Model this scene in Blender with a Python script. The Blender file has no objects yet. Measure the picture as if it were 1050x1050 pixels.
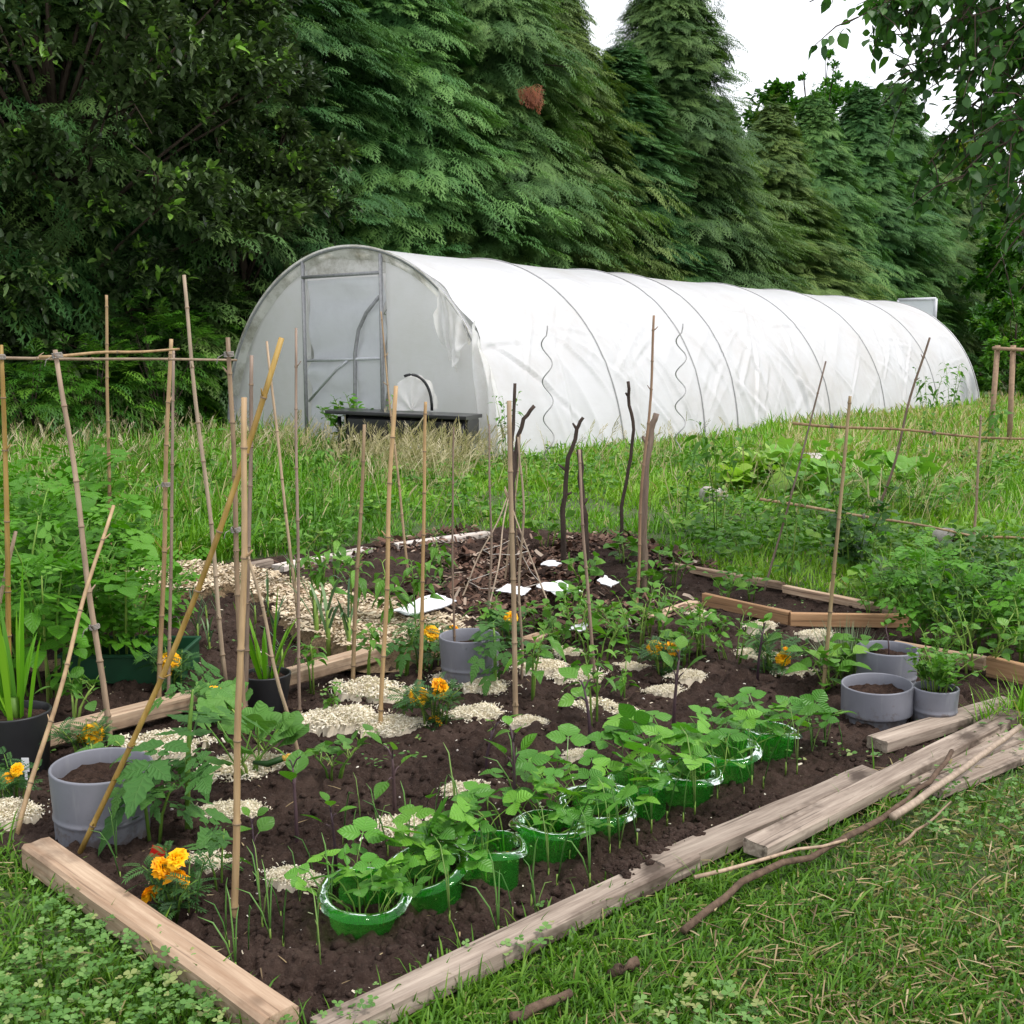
import bpy, math
import numpy as np
from mathutils import Vector

rng = np.random.default_rng(11)
S = bpy.context.scene
COL = S.collection
R = math.radians
# ------------------------------------------------------------------ camera maths
H = 1.45
PITCH = R(7.9)
FPX = 1150.0
cp, sp = math.cos(PITCH), math.sin(PITCH)


def ray(px, py):
    a = (px - 525) / FPX
    b = (525 - py) / FPX
    return np.array([a, cp + b * sp, -sp + b * cp])


def G(px, py, z=0.0):
    d = ray(px, py)
    return np.array([0, 0, H]) + d * ((z - H) / d[2])


def PY(px, py, Y):
    d = ray(px, py)
    return np.array([0, 0, H]) + d * (Y / d[1])


def A(*v):
    return np.array(v, float)


# ------------------------------------------------------------------ noise
def vnoise(x, y, seed=0):
    x = np.asarray(x, float)
    y = np.asarray(y, float)
    xi = np.floor(x).astype(np.int64)
    yi = np.floor(y).astype(np.int64)
    fx = x - xi
    fy = y - yi
    fx = fx * fx * (3 - 2 * fx)
    fy = fy * fy * (3 - 2 * fy)

    def h(a, b):
        n = (a * 374761393 + b * 668265263 + seed * 974634777) & 0x7fffffff
        n = ((n ^ (n >> 13)) * 1274126177) & 0x7fffffff
        n = n ^ (n >> 16)
        return (n & 0xffff) / 65535.0
    a = h(xi, yi) * (1 - fx) + h(xi + 1, yi) * fx
    b = h(xi, yi + 1) * (1 - fx) + h(xi + 1, yi + 1) * fx
    return a * (1 - fy) + b * fy


def sdist(x, y, poly):
    """signed distance to polygon, positive inside"""
    x = np.asarray(x, float)
    y = np.asarray(y, float)
    poly = [np.asarray(p)[:2] for p in poly]
    d = np.full(x.shape, 1e9)
    ins = np.zeros(x.shape, bool)
    n = len(poly)
    for i in range(n):
        a = poly[i]
        b = poly[(i + 1) % n]
        e = b - a
        t = np.clip(((x - a[0]) * e[0] + (y - a[1]) * e[1]) / (e @ e + 1e-12), 0, 1)
        d = np.minimum(d, np.hypot(x - a[0] - t * e[0], y - a[1] - t * e[1]))
        c = ((a[1] > y) != (b[1] > y))
        with np.errstate(divide='ignore', invalid='ignore'):
            xi = (b[0] - a[0]) * (y - a[1]) / (b[1] - a[1] + 1e-12) + a[0]
        ins ^= c & (x < xi)
    return np.where(ins, d, -d)


# ------------------------------------------------------------------ mesh builder
class MB:
    def __init__(s):
        s.v = []
        s.t = []
        s.uv = []
        s.f = []
        s.n = 0

    def add(s, v, faces, mat=0, tint=0.5, uv=None):
        v = np.asarray(v, float).reshape(-1, 3)
        s.v.append(v)
        s.t.append(np.broadcast_to(np.asarray(tint, float), (len(v),)))
        s.uv.append(np.zeros((len(v), 2)) if uv is None else np.asarray(uv, float))
        if not isinstance(faces, list):
            faces = [faces]
        for f in faces:
            f = np.asarray(f, np.int64)
            if f.size:
                s.f.append((f + s.n, mat))
        s.n += len(v)

    def mesh(s, name, mats, smooth=True, off=None):
        me = bpy.data.meshes.new(name)
        v = np.concatenate(s.v) if s.v else np.zeros((0, 3))
        if off is not None:
            v = v - np.asarray(off)
        me.vertices.add(len(v))
        me.vertices.foreach_set('co', v.astype(np.float32).ravel())
        loops = np.concatenate([f.ravel() for f, m in s.f])
        tot = np.concatenate([np.full(len(f), f.shape[1]) for f, m in s.f])
        mi = np.concatenate([np.full(len(f), m) for f, m in s.f])
        start = np.concatenate([[0], np.cumsum(tot)[:-1]])
        me.loops.add(len(loops))
        me.loops.foreach_set('vertex_index', loops.astype(np.int32))
        me.polygons.add(len(tot))
        me.polygons.foreach_set('loop_start', start.astype(np.int32))
        me.polygons.foreach_set('material_index', mi.astype(np.int32))
        me.polygons.foreach_set('use_smooth', np.full(len(tot), smooth, dtype=bool))
        a = me.attributes.new('tint', 'FLOAT', 'POINT')
        a.data.foreach_set('value', np.concatenate(s.t).astype(np.float32))
        uv = np.concatenate(s.uv)
        if uv.any():
            a = me.attributes.new('luv', 'FLOAT_VECTOR', 'POINT')
            u3 = np.zeros((len(v), 3), np.float32)
            u3[:, :2] = uv
            a.data.foreach_set('vector', u3.ravel())
        if not isinstance(mats, (list, tuple)):
            mats = [mats]
        for m in mats:
            me.materials.append(m)
        me.update(calc_edges=True)
        me.validate()
        return me

    def build(s, name, mats, parent=None, loc=None, smooth=True):
        """vertices are given in world space when loc is set (they are shifted to it)"""
        me = s.mesh(name, mats, smooth, loc)
        o = bpy.data.objects.new(name, me)
        COL.objects.link(o)
        if loc is not None:
            o.location = tuple(loc)
        if parent is not None:
            o.parent = parent
        return o


def tag(o, label=None, cat=None, group=None, kind=None):
    for k, v in (('label', label), ('category', cat), ('group', group), ('kind', kind)):
        if v:
            o[k] = v
    return o


def thing(name, label, cat, loc=(0, 0, 0), group=None, rz=0.0, sc=1.0):
    o = bpy.data.objects.new(name, None)
    o.empty_display_size = 0.1
    COL.objects.link(o)
    o.location = tuple(loc)
    o.rotation_euler = (0, 0, rz)
    o.scale = (sc, sc, sc) if np.isscalar(sc) else tuple(sc)
    return tag(o, label, cat, group)


def part(name, mesh, parent, loc=None):
    o = bpy.data.objects.new(name, mesh)
    COL.objects.link(o)
    o.parent = parent
    if loc is not None:
        o.location = tuple(loc)
    return o


# ------------------------------------------------------------------ primitives
def unit(v):
    v = np.asarray(v, float)
    return v / (np.linalg.norm(v, axis=-1, keepdims=True) + 1e-12)


def tube(mb, pts, rad, sides=8, mat=0, tint=0.5, cap=True):
    pts = np.asarray(pts, float)
    n = len(pts)
    rad = np.broadcast_to(np.asarray(rad, float), (n,))
    T = np.gradient(pts, axis=0)
    T = unit(T)
    ref = A(1, 0, 0) if abs(T[:, 0]).mean() < 0.7 else A(0, 0, 1)
    U = unit(np.cross(T, ref))
    V = np.cross(T, U)
    an = np.linspace(0, 2 * math.pi, sides, endpoint=False)
    ring = np.cos(an)[None, :, None] * U[:, None] + np.sin(an)[None, :, None] * V[:, None]
    v = pts[:, None] + ring * rad[:, None, None]
    i = np.arange(n - 1)[:, None] * sides
    j = np.arange(sides)[None]
    k = (j + 1) % sides
    q = np.stack([i + j, i + k, i + sides + k, i + sides + j], -1).reshape(-1, 4)
    fs = [q]
    if cap:
        fs.append(np.arange(sides)[::-1][None])
        fs.append(((n - 1) * sides + np.arange(sides))[None])
    mb.add(v.reshape(-1, 3), fs, mat, tint)


def lathe(mb, prof, sides=48, mat=0, wob=0.0, tint=0.5):
    prof = np.asarray(prof, float)
    n = len(prof)
    an = np.linspace(0, 2 * math.pi, sides, endpoint=False)
    r = prof[:, 0][:, None] * (1 + wob * np.sin(2 * an + 0.6)[None])
    v = np.stack([r * np.cos(an), r * np.sin(an), np.broadcast_to(prof[:, 1][:, None], r.shape)], -1)
    i = np.arange(n - 1)[:, None] * sides
    j = np.arange(sides)[None]
    k = (j + 1) % sides
    q = np.stack([i + j, i + k, i + sides + k, i + sides + j], -1).reshape(-1, 4)
    mb.add(v.reshape(-1, 3), q, mat, tint)


def gridfaces(nr, nc):
    i = np.arange(nr - 1)[:, None] * nc
    j = np.arange(nc - 1)[None]
    return np.stack([i + j, i + j + 1, i + nc + j + 1, i + nc + j], -1).reshape(-1, 4)


def bar(mb, p0, p1, w, h, mat=0, up=(0, 0, 1), seg=20, wear=0.002, seed=0, bev=0.12):
    """timber of width w and height h; p0,p1 run along the centre of its underside"""
    p0 = np.asarray(p0, float)
    p1 = np.asarray(p1, float)
    T = unit(p1 - p0)
    Sd = unit(np.cross(T, up))
    U = np.cross(Sd, T)
    b = min(w, h) * bev
    sec = A([-w / 2 + b, 0], [w / 2 - b, 0], [w / 2, b], [w / 2, h * .5], [w / 2, h - b], [w / 2 - b, h],
            [w * .17, h], [-w * .17, h], [-w / 2 + b, h], [-w / 2, h - b], [-w / 2, h * .5], [-w / 2, b]) if False else np.array(
        [[-w / 2 + b, 0], [w / 2 - b, 0], [w / 2, b], [w / 2, h * .5], [w / 2, h - b], [w / 2 - b, h],
         [w * .17, h], [-w * .17, h], [-w / 2 + b, h], [-w / 2, h - b], [-w / 2, h * .5], [-w / 2, b]])
    m = len(sec)
    t = np.linspace(0, 1, seg)
    t[0] = 0
    r2 = np.random.default_rng(seed + 5)
    v = p0 + (p1 - p0) * t[:, None, None] + Sd * sec[None, :, 0, None] + U * sec[None, :, 1, None]
    L = np.linalg.norm(p1 - p0)
    jx = vnoise(np.broadcast_to(t[:, None] * L * 6, (seg, m)), np.broadcast_to(np.arange(m)[None] * .9, (seg, m)), seed) - .5
    v = v + Sd * (jx * wear * 2)[..., None] + U * ((vnoise(np.broadcast_to(t[:, None] * L * 5, (seg, m)), np.arange(m)[None] * .7 + 50. + 0 * t[:, None], seed + 3) - .5) * wear * 2)[..., None]
    v[0] -= T * (r2.random((m, 1)) * wear * 2)
    v[-1] += T * (r2.random((m, 1)) * wear * 2)
    i = np.arange(seg - 1)[:, None] * m
    j = np.arange(m)[None]
    k = (j + 1) % m
    q = np.stack([i + j, i + k, i + m + k, i + m + j], -1).reshape(-1, 4)
    mb.add(v.reshape(-1, 3), [q, np.arange(m)[::-1][None], ((seg - 1) * m + np.arange(m))[None]], mat)


# ------------------------------------------------------------------ leaf templates: (verts u,v,w), faces list, luv
def tpl_leaf(rows=5, cols=3, peak=.4, sharp=1.0, fold=.18, serr=0.0, stalk=0.0):
    us = np.linspace(0, 1, rows + 1)
    V = []
    UV = []
    for i, u in enumerate(us):
        if u <= peak:
            w = math.sin(u / peak * math.pi / 2) ** .8
        else:
            w = max(0, 1 - ((u - peak) / (1 - peak)) ** (1.6 / sharp)) ** .9
        if 0 < i < rows:
            w *= 1 + serr * (1 if i % 2 else -1)
        for c in np.linspace(-1, 1, cols):
            V.append((stalk + u * (1 - stalk) - (0.0 if serr == 0 else .04 * abs(c)), c * w * .5, fold * abs(c) * w * .5))
            UV.append((u, c))
    V = np.array(V)
    f = gridfaces(rows + 1, cols)
    if stalk > 0:
        n = len(V)
        V = np.concatenate([V, [[0, -.02, 0], [0, .02, 0], [stalk, .02, 0], [stalk, -.02, 0]]])
        UV += [(0, 0)] * 4
        f = np.concatenate([f, [[n, n + 1, n + 2, n + 3]]])
    return V, [f], np.array(UV, float)


def tpl_strap(rows=3, w0=1.0, mid=1.0, tip=0.0):
    us = np.linspace(0, 1, rows + 1)
    V = []
    UV = []
    for u in us[:-1]:
        w = w0 + (mid - w0) * min(1, u * 2) if u < .5 else mid
        w *= (1 - max(0, u - .4) / .6 * .75)
        V += [(u, -.5 * w, 0), (u, .5 * w, 0)]
        UV += [(u, -1), (u, 1)]
    V.append((1, 0, 0))
    UV.append((1, 0))
    q = [[2 * i, 2 * i + 1, 2 * i + 3, 2 * i + 2] for i in range(rows - 1)]
    t = [[2 * rows - 2, 2 * rows - 1, 2 * rows]]
    return np.array(V, float), [np.array(q).reshape(-1, 4), np.array(t)], np.array(UV, float)


def tpl_compose(base, items, stem=0.015):
    """items: (u, v, angle, length, width, lift)"""
    bv, bf, buv = base
    V = []
    UV = []
    F4 = []
    F3 = []
    n = 0
    for (u, v, a, l, w, lift) in items:
        x = bv[:, 0] * l
        y = bv[:, 1] * w
        z = bv[:, 2] * w + lift * bv[:, 0] * l
        c, s_ = math.cos(a), math.sin(a)
        V.append(np.stack([u + x * c - y * s_, v + x * s_ + y * c, z], -1))
        UV.append(buv)
        for f in bf:
            (F4 if f.shape[1] == 4 else F3).append(f + n)
        n += len(bv)
    if stem:
        um = max(i[0] for i in items)
        V.append(np.array([[0, -stem / 2, 0], [0, stem / 2, 0], [um, stem / 2, 0], [um, -stem / 2, 0]]))
        UV.append(np.zeros((4, 2)))
        F4.append(np.array([[n, n + 1, n + 2, n + 3]]))
    fs = []
    if F4:
        fs.append(np.concatenate(F4))
    if F3:
        fs.append(np.concatenate(F3))
    return np.concatenate(V), fs, np.concatenate(UV)


def tpl_lobed(lobes=5, teeth=3, depth=.35, n=40, stalk=.0):
    """palmate leaf, base notch at u=0"""
    V = [(.38, 0, .0)]
    UV = [(0, 0)]
    an = np.linspace(-math.pi * .93, math.pi * .93, n)
    for a in an:
        k = abs(math.cos(a * lobes / 2.0 * .97))
        r = .5 * (1 - depth + depth * k) * (1.12 + .12 * math.cos(a)) * (1 + .05 * math.sin(a * 37))
        V.append((.38 + r * math.cos(a) * 1.05, r * math.sin(a), .06 * math.cos(a * lobes) - .10 * r))
        UV.append((k * .8 + .2, 1))
    f = [[0, i, i + 1] for i in range(1, n)]
    return np.array(V), [np.array(f)], np.array(UV, float)


def place(mb, tpl, P, D, N, L, W=None, droop=0.0, tint=.5, mat=0, curl=0.0):
    tv, tf, tuv = tpl
    P = np.atleast_2d(np.asarray(P, float))
    n = len(P)
    if n == 0:
        return
    D = np.broadcast_to(unit(D), (n, 3))
    N = np.broadcast_to(np.asarray(N, float), (n, 3))
    N = N - D * (N * D).sum(-1, keepdims=True)
    N = unit(N)
    Sd = np.cross(N, D)
    L = np.broadcast_to(np.asarray(L, float), (n,))
    W = L if W is None else np.broadcast_to(np.asarray(W, float), (n,))
    dr = np.broadcast_to(np.asarray(droop, float), (n,))
    u = tv[:, 0]
    v = P[:, None] + D[:, None] * (L[:, None] * u[None] * (1 - .25 * np.abs(dr)[:, None] * u[None]))[..., None]
    v = v + Sd[:, None] * (W[:, None] * tv[None, :, 1])[..., None]
    v = v + N[:, None] * (W[:, None] * tv[None, :, 2])[..., None]
    v[..., 2] -= dr[:, None] * L[:, None] * (u * u)[None]
    k = len(tv)
    off = (np.arange(n) * k)[:, None, None]
    fs = [(f[None] + off).reshape(-1, f.shape[1]) for f in tf]
    t = np.repeat(np.broadcast_to(np.asarray(tint, float), (n,)), k)
    mb.add(v.reshape(-1, 3), fs, mat, t, np.tile(tuv, (n, 1)))


def rdir(n, up=0.0, r=rng):
    a = r.random(n) * 2 * math.pi
    d = np.stack([np.cos(a), np.sin(a), np.full(n, up) if np.isscalar(up) else up], -1)
    return unit(d)


# ------------------------------------------------------------------ materials
def newmat(name):
    m = bpy.data.materials.new(name)
    m.use_nodes = True
    nt = m.node_tree
    b = nt.nodes['Principled BSDF']
    return m, nt, b, nt.nodes['Material Output']


def node(nt, t, **kw):
    n = nt.nodes.new(t)
    for k, v in kw.items():
        setattr(n, k, v)
    return n


def ramp(nt, fac, stops):
    r = node(nt, 'ShaderNodeValToRGB')
    e = r.color_ramp.elements
    while len(e) < len(stops):
        e.new(.5)
    for i, (p, c) in enumerate(stops):
        e[i].position = p
        e[i].color = (*c, 1)
    nt.links.new(fac, r.inputs[0])
    return r.outputs[0]


def noise(nt, scale, detail=4, rough=.6, vec=None, dims='3D'):
    n = node(nt, 'ShaderNodeTexNoise')
    n.inputs['Scale'].default_value = scale
    n.inputs['Detail'].default_value = detail
    n.inputs['Roughness'].default_value = rough
    if vec is not None:
        nt.links.new(vec, n.inputs['Vector'])
    return n.outputs[0]


def coords(nt, sc=(1, 1, 1), kind='Object'):
    t = node(nt, 'ShaderNodeTexCoord')
    m = node(nt, 'ShaderNodeMapping')
    m.inputs['Scale'].default_value = sc
    nt.links.new(t.outputs[kind], m.inputs[0])
    return m.outputs[0]


def bump(nt, h, strength, dist=.01, into=None):
    b = node(nt, 'ShaderNodeBump')
    b.inputs['Strength'].default_value = strength
    b.inputs['Distance'].default_value = dist
    nt.links.new(h, b.inputs['Height'])
    if into is not None:
        nt.links.new(b.outputs[0], into)
    return b.outputs[0]


def mixc(nt, fac, a, b, blend='MIX'):
    m = node(nt, 'ShaderNodeMix', data_type='RGBA', blend_type=blend)
    for sock, v in ((m.inputs['Factor'], fac), (m.inputs['A'], a), (m.inputs['B'], b)):
        if hasattr(v, 'is_linked'):
            nt.links.new(v, sock)
        elif isinstance(v, (int, float)):
            sock.default_value = v
        else:
            sock.default_value = (*v, 1)
    return m.outputs['Result']


def math_(nt, op, a, b=None):
    m = node(nt, 'ShaderNodeMath', operation=op)
    for i, v in enumerate((a, b)):
        if v is None:
            continue
        if hasattr(v, 'is_linked'):
            nt.links.new(v, m.inputs[i])
        else:
            m.inputs[i].default_value = v
    return m.outputs[0]


def mat_leaf(name, stops, rough=.5, trans=.3, vein=0.0, spec=.35, objvar=.25, nscale=0, sat=1.08, huevar=0.0):
    m, nt, b, out = newmat(name)
    at = node(nt, 'ShaderNodeAttribute', attribute_name='tint')
    col = ramp(nt, at.outputs['Fac'], stops)
    oi = node(nt, 'ShaderNodeObjectInfo')
    hs = node(nt, 'ShaderNodeHueSaturation')
    v = math_(nt, 'MULTIPLY_ADD', oi.outputs['Random'], objvar)
    v.node.inputs[2].default_value = 1 - objvar / 2
    hs.inputs['Saturation'].default_value = sat
    if huevar:
        hv = math_(nt, 'MULTIPLY_ADD', math_(nt, 'FRACT', math_(nt, 'MULTIPLY', oi.outputs['Random'], 13.7)), huevar)
        hv.node.inputs[2].default_value = .5 - huevar * .66
        nt.links.new(hv, hs.inputs['Hue'])
    nt.links.new(v, hs.inputs['Value'])
    nt.links.new(col, hs.inputs['Color'])
    col = hs.outputs[0]
    if nscale:
        nz = noise(nt, nscale, 3, .6, coords(nt))
        col = mixc(nt, math_(nt, 'MULTIPLY', nz, .45), col, mixc(nt, 1.0, col, (.35, .45, .25), 'MULTIPLY'))
    if vein:
        lu = node(nt, 'ShaderNodeAttribute', attribute_name='luv')
        sx = node(nt, 'ShaderNodeSeparateXYZ')
        nt.links.new(lu.outputs['Vector'], sx.inputs[0])
        av = math_(nt, 'ABSOLUTE', sx.outputs[1])
        t = math_(nt, 'SUBTRACT', math_(nt, 'MULTIPLY', sx.outputs[0], 6.0), math_(nt, 'MULTIPLY', av, 1.6))
        w = math_(nt, 'ABSOLUTE', math_(nt, 'SUBTRACT', math_(nt, 'FRACT', t), .5))
        side = math_(nt, 'SMOOTH_MIN', w, .35)
        mid = math_(nt, 'MINIMUM', math_(nt, 'MULTIPLY', av, 3.0), .4)
        hgt = math_(nt, 'MINIMUM', side, mid)
        bump(nt, hgt, vein, .012, b.inputs['Normal'])
        line = math_(nt, 'LESS_THAN', math_(nt, 'MINIMUM', math_(nt, 'MULTIPLY', w, 1.0), math_(nt, 'MULTIPLY', av, 1.0)), .045)
        col = mixc(nt, math_(nt, 'MULTIPLY', line, .16), col, mixc(nt, 1.0, col, (.5, .55, .3), 'ADD') if False else mixc(nt, .35, col, (.35, .45, .15)))
    nt.links.new(col, b.inputs['Base Color'])
    b.inputs['Roughness'].default_value = rough
    b.inputs['Specular IOR Level'].default_value = spec
    if trans:
        tr = node(nt, 'ShaderNodeBsdfTranslucent')
        tc = mixc(nt, 1.0, col, (1.0, 1.15, .45), 'MULTIPLY')
        nt.links.new(tc, tr.inputs[0])
        mx = node(nt, 'ShaderNodeMixShader')
        mx.inputs[0].default_value = trans
        nt.links.new(b.outputs[0], mx.inputs[1])
        nt.links.new(tr.outputs[0], mx.inputs[2])
        nt.links.new(mx.outputs[0], out.inputs[0])
    return m


def mat_plain(name, col, rough=.6, var=.3, nscale=20, bumpv=.2, spec=.3, sc=(1, 1, 1), col2=None, dist=.004):
    m, nt, b, out = newmat(name)
    vec = coords(nt, sc)
    nz = noise(nt, nscale, 5, .65, vec)
    c2 = col2 or tuple(c * (1 - var) for c in col)
    nt.links.new(ramp(nt, nz, [(.3, c2), (.7, col)]), b.inputs['Base Color'])
    b.inputs['Roughness'].default_value = rough
    b.inputs['Specular IOR Level'].default_value = spec
    if bumpv:
        bump(nt, noise(nt, nscale * 3, 4, .6, vec), bumpv, dist, b.inputs['Normal'])
    return m


def mat_wood(name, light, dark, stain=(.05, .04, .03), st=.35, grain=34):
    m, nt, b, out = newmat(name)
    g = noise(nt, grain, 6, .7, coords(nt, (.06, 1, 1)))
    col = ramp(nt, g, [(.32, dark), (.62, light)])
    s = noise(nt, 3.0, 5, .65, coords(nt, (.6, 1, 1)))
    mk = ramp(nt, s, [(.50, (0, 0, 0)), (.60, (1, 1, 1))])
    col = mixc(nt, math_(nt, 'MULTIPLY', mk, st), col, stain)
    cr = ramp(nt, noise(nt, 60, 2, .5, coords(nt, (.025, 1, 1))), [(.60, (0, 0, 0)), (.66, (1, 1, 1))])
    col = mixc(nt, math_(nt, 'MULTIPLY', cr, .65), col, stain)
    kn = node(nt, 'ShaderNodeTexVoronoi')
    kn.inputs['Scale'].default_value = 5.5
    nt.links.new(coords(nt, (.55, 1, 1)), kn.inputs['Vector'])
    col = mixc(nt, math_(nt, 'MULTIPLY', ramp(nt, kn.outputs['Distance'], [(.04, (1, 1, 1)), (.10, (0, 0, 0))]), .75), col, stain)
    wv = node(nt, 'ShaderNodeTexWave', wave_type='RINGS', rings_direction='X')
    wv.inputs['Scale'].default_value = 18
    wv.inputs['Distortion'].default_value = 5
    wv.inputs['Detail'].default_value = 3
    nt.links.new(coords(nt, (.25, 1, 1)), wv.inputs[0])
    col = mixc(nt, math_(nt, 'MULTIPLY', wv.outputs['Fac'], .3), col, dark)
    oi = node(nt, 'ShaderNodeObjectInfo')
    hs = node(nt, 'ShaderNodeHueSaturation')
    v = math_(nt, 'MULTIPLY_ADD', oi.outputs['Random'], .3)
    v.node.inputs[2].default_value = .85
    nt.links.new(v, hs.inputs['Value'])
    nt.links.new(col, hs.inputs['Color'])
    nt.links.new(hs.outputs[0], b.inputs['Base Color'])
    b.inputs['Roughness'].default_value = .8
    b.inputs['Specular IOR Level'].default_value = .2
    bump(nt, g, .6, .004, b.inputs['Normal'])
    return m


def mat_bamboo(name, light, dark):
    m, nt, b, out = newmat(name)
    g = noise(nt, 40, 5, .65, coords(nt, (1, 1, .06)))
    col = ramp(nt, g, [(.3, dark), (.65, light)])
    s = noise(nt, 5, 4, .6, coords(nt, (1, 1, .6)))
    col = mixc(nt, math_(nt, 'MULTIPLY', ramp(nt, s, [(.5, (0, 0, 0)), (.7, (1, 1, 1))]), .55), col, tuple(c * .38 for c in dark))
    oi = node(nt, 'ShaderNodeObjectInfo')
    hs = node(nt, 'ShaderNodeHueSaturation')
    v = math_(nt, 'MULTIPLY_ADD', oi.outputs['Random'], .5)
    v.node.inputs[2].default_value = .72
    nt.links.new(v, hs.inputs['Value'])
    sv = math_(nt, 'MULTIPLY_ADD', math_(nt, 'FRACT', math_(nt, 'MULTIPLY', oi.outputs['Random'], 7.3)), .4)
    sv.node.inputs[2].default_value = .72
    nt.links.new(sv, hs.inputs['Saturation'])
    nt.links.new(col, hs.inputs['Color'])
    nt.links.new(hs.outputs[0], b.inputs['Base Color'])
    b.inputs['Roughness'].default_value = .5
    b.inputs['Specular IOR Level'].default_value = .35
    bump(nt, g, .25, .003, b.inputs['Normal'])
    return m


def mat_sheet(name, col, dirt, trans=.35, clear=0.0, rough=.45, gloss=.4, dscale=1.2, dirt_hi=.72):
    """thin polythene: diffuse + translucent (+ some clear)"""
    m, nt, b, out = newmat(name)
    n1 = noise(nt, dscale, 6, .7, coords(nt))
    c = ramp(nt, n1, [(.45, col), (dirt_hi, dirt)])
    nt.links.new(c, b.inputs['Base Color'])
    b.inputs['Roughness'].default_value = rough
    b.inputs['Specular IOR Level'].default_value = gloss
    bump(nt, noise(nt, 2.2, 5, .65, coords(nt, (1, 1, 3))), .25, .05, b.inputs['Normal'])
    tr = node(nt, 'ShaderNodeBsdfTranslucent')
    nt.links.new(c, tr.inputs[0])
    mx = node(nt, 'ShaderNodeMixShader')
    mx.inputs[0].default_value = trans
    nt.links.new(b.outputs[0], mx.inputs[1])
    nt.links.new(tr.outputs[0], mx.inputs[2])
    o = mx.outputs[0]
    if clear:
        tp = node(nt, 'ShaderNodeBsdfTransparent')
        m2 = node(nt, 'ShaderNodeMixShader')
        m2.inputs[0].default_value = clear
        nt.links.new(o, m2.inputs[1])
        nt.links.new(tp.outputs[0], m2.inputs[2])
        o = m2.outputs[0]
    nt.links.new(o, out.inputs[0])
    return m


def mat_green_plastic(name):
    m, nt, b, out = newmat(name)
    tp = node(nt, 'ShaderNodeBsdfTransparent')
    tp.inputs[0].default_value = (.55, .95, .38, 1)
    df = node(nt, 'ShaderNodeBsdfTranslucent')
    df.inputs[0].default_value = (.14, .85, .10, 1)
    d2 = node(nt, 'ShaderNodeBsdfDiffuse')
    d2.inputs[0].default_value = (.05, .50, .05, 1)
    gl = node(nt, 'ShaderNodeBsdfGlossy')
    gl.inputs['Roughness'].default_value = .06
    gl.inputs['Color'].default_value = (.8, .9, .8, 1)
    a = node(nt, 'ShaderNodeAddShader')
    m0 = node(nt, 'ShaderNodeMixShader')
    m0.inputs[0].default_value = .3
    nt.links.new(df.outputs[0], m0.inputs[1])
    nt.links.new(d2.outputs[0], m0.inputs[2])
    m1 = node(nt, 'ShaderNodeMixShader')
    m1.inputs[0].default_value = .30
    nt.links.new(tp.outputs[0], m1.inputs[1])
    nt.links.new(m0.outputs[0], m1.inputs[2])
    fr = node(nt, 'ShaderNodeFresnel')
    fr.inputs[0].default_value = 1.28
    nb = bump(nt, noise(nt, 14, 3, .5, coords(nt)), .35, .02, fr.inputs['Normal'])
    nt.links.new(nb, gl.inputs['Normal'])
    m2 = node(nt, 'ShaderNodeMixShader')
    nt.links.new(fr.outputs[0], m2.inputs[0])
    nt.links.new(m1.outputs[0], m2.inputs[1])
    nt.links.new(gl.outputs[0], m2.inputs[2])
    nt.links.new(m2.outputs[0], out.inputs[0])
    return m


M = {}
M['bamboo'] = mat_bamboo('bamboo', (.41, .285, .155), (.24, .15, .078))
M['bamboo_grey'] = mat_bamboo('bamboo_weathered', (.37, .265, .175), (.20, .135, .09))
M['bamboo_gold'] = mat_bamboo('bamboo_golden', (.42, .28, .09), (.22, .13, .03))
M['bamboo_dark'] = mat_bamboo('bamboo_brown', (.30, .19, .12), (.14, .085, .05))
M['node'] = mat_plain('bamboo_node', (.26, .18, .11), .7, .5, 60, .1)
M['bark'] = mat_plain('dark_bark', (.085, .062, .05), .9, .6, 30, .6, .15, (1, 1, .2))
M['trunk'] = mat_plain('tree_bark', (.10, .075, .055), .95, .6, 8, .8, .1, (1, 1, .2), dist=.03)
M['wood_new'] = mat_wood('timber_pale', (.55, .41, .29), (.30, .19, .12), (.09, .06, .042), .6)
M['wood_old'] = mat_wood('timber_weathered', (.42, .345, .28), (.15, .11, .085), (.045, .03, .022), .85)
M['wood_orange'] = mat_wood('timber_orange', (.42, .255, .14), (.27, .15, .075), (.08, .05, .03), .4)
M['wood_white'] = mat_wood('timber_whitish', (.66, .60, .55), (.42, .36, .31), (.14, .11, .08), .4)
M['twine'] = mat_plain('grey_twine', (.33, .30, .27), .9, .4, 200, 0)
M['string'] = mat_plain('pale_string', (.62, .58, .52), .9, .2, 100, 0)
M['shaving'] = mat_leaf('wood_shavings', [(0, (.48, .40, .29)), (.5, (.71, .63, .50)), (1, (.86, .80, .70))], .8, .15, spec=.1, objvar=.15, sat=1.0)
M['chip'] = mat_leaf('wood_chips', [(0, (.36, .27, .18)), (.5, (.58, .47, .33)), (1, (.72, .62, .48))], .85, .05, spec=.1, objvar=0, sat=1.0)
M['mulch'] = mat_leaf('bark_mulch', [(0, (.03, .02, .015)), (.6, (.12, .065, .045)), (.9, (.22, .14, .10)), (1, (.40, .32, .25))], .85, .0, spec=.15, objvar=0, sat=1.0)
M['litter'] = mat_leaf('dry_litter', [(0, (.10, .07, .045)), (.6, (.30, .22, .12)), (1, (.48, .40, .25))], .85, .1, spec=.1, objvar=0, sat=1.0)
M['grey_pot'] = mat_plain('grey_pot_plastic', (.185, .187, .215), .45, .14, 9, .12, .35, dist=.002)
_m = M['grey_pot']
_nt = _m.node_tree
_b = _nt.nodes['Principled BSDF']
_old = _b.inputs['Base Color'].links[0].from_socket
_tc = node(_nt, 'ShaderNodeTexCoord')
_sx = node(_nt, 'ShaderNodeSeparateXYZ')
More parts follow.
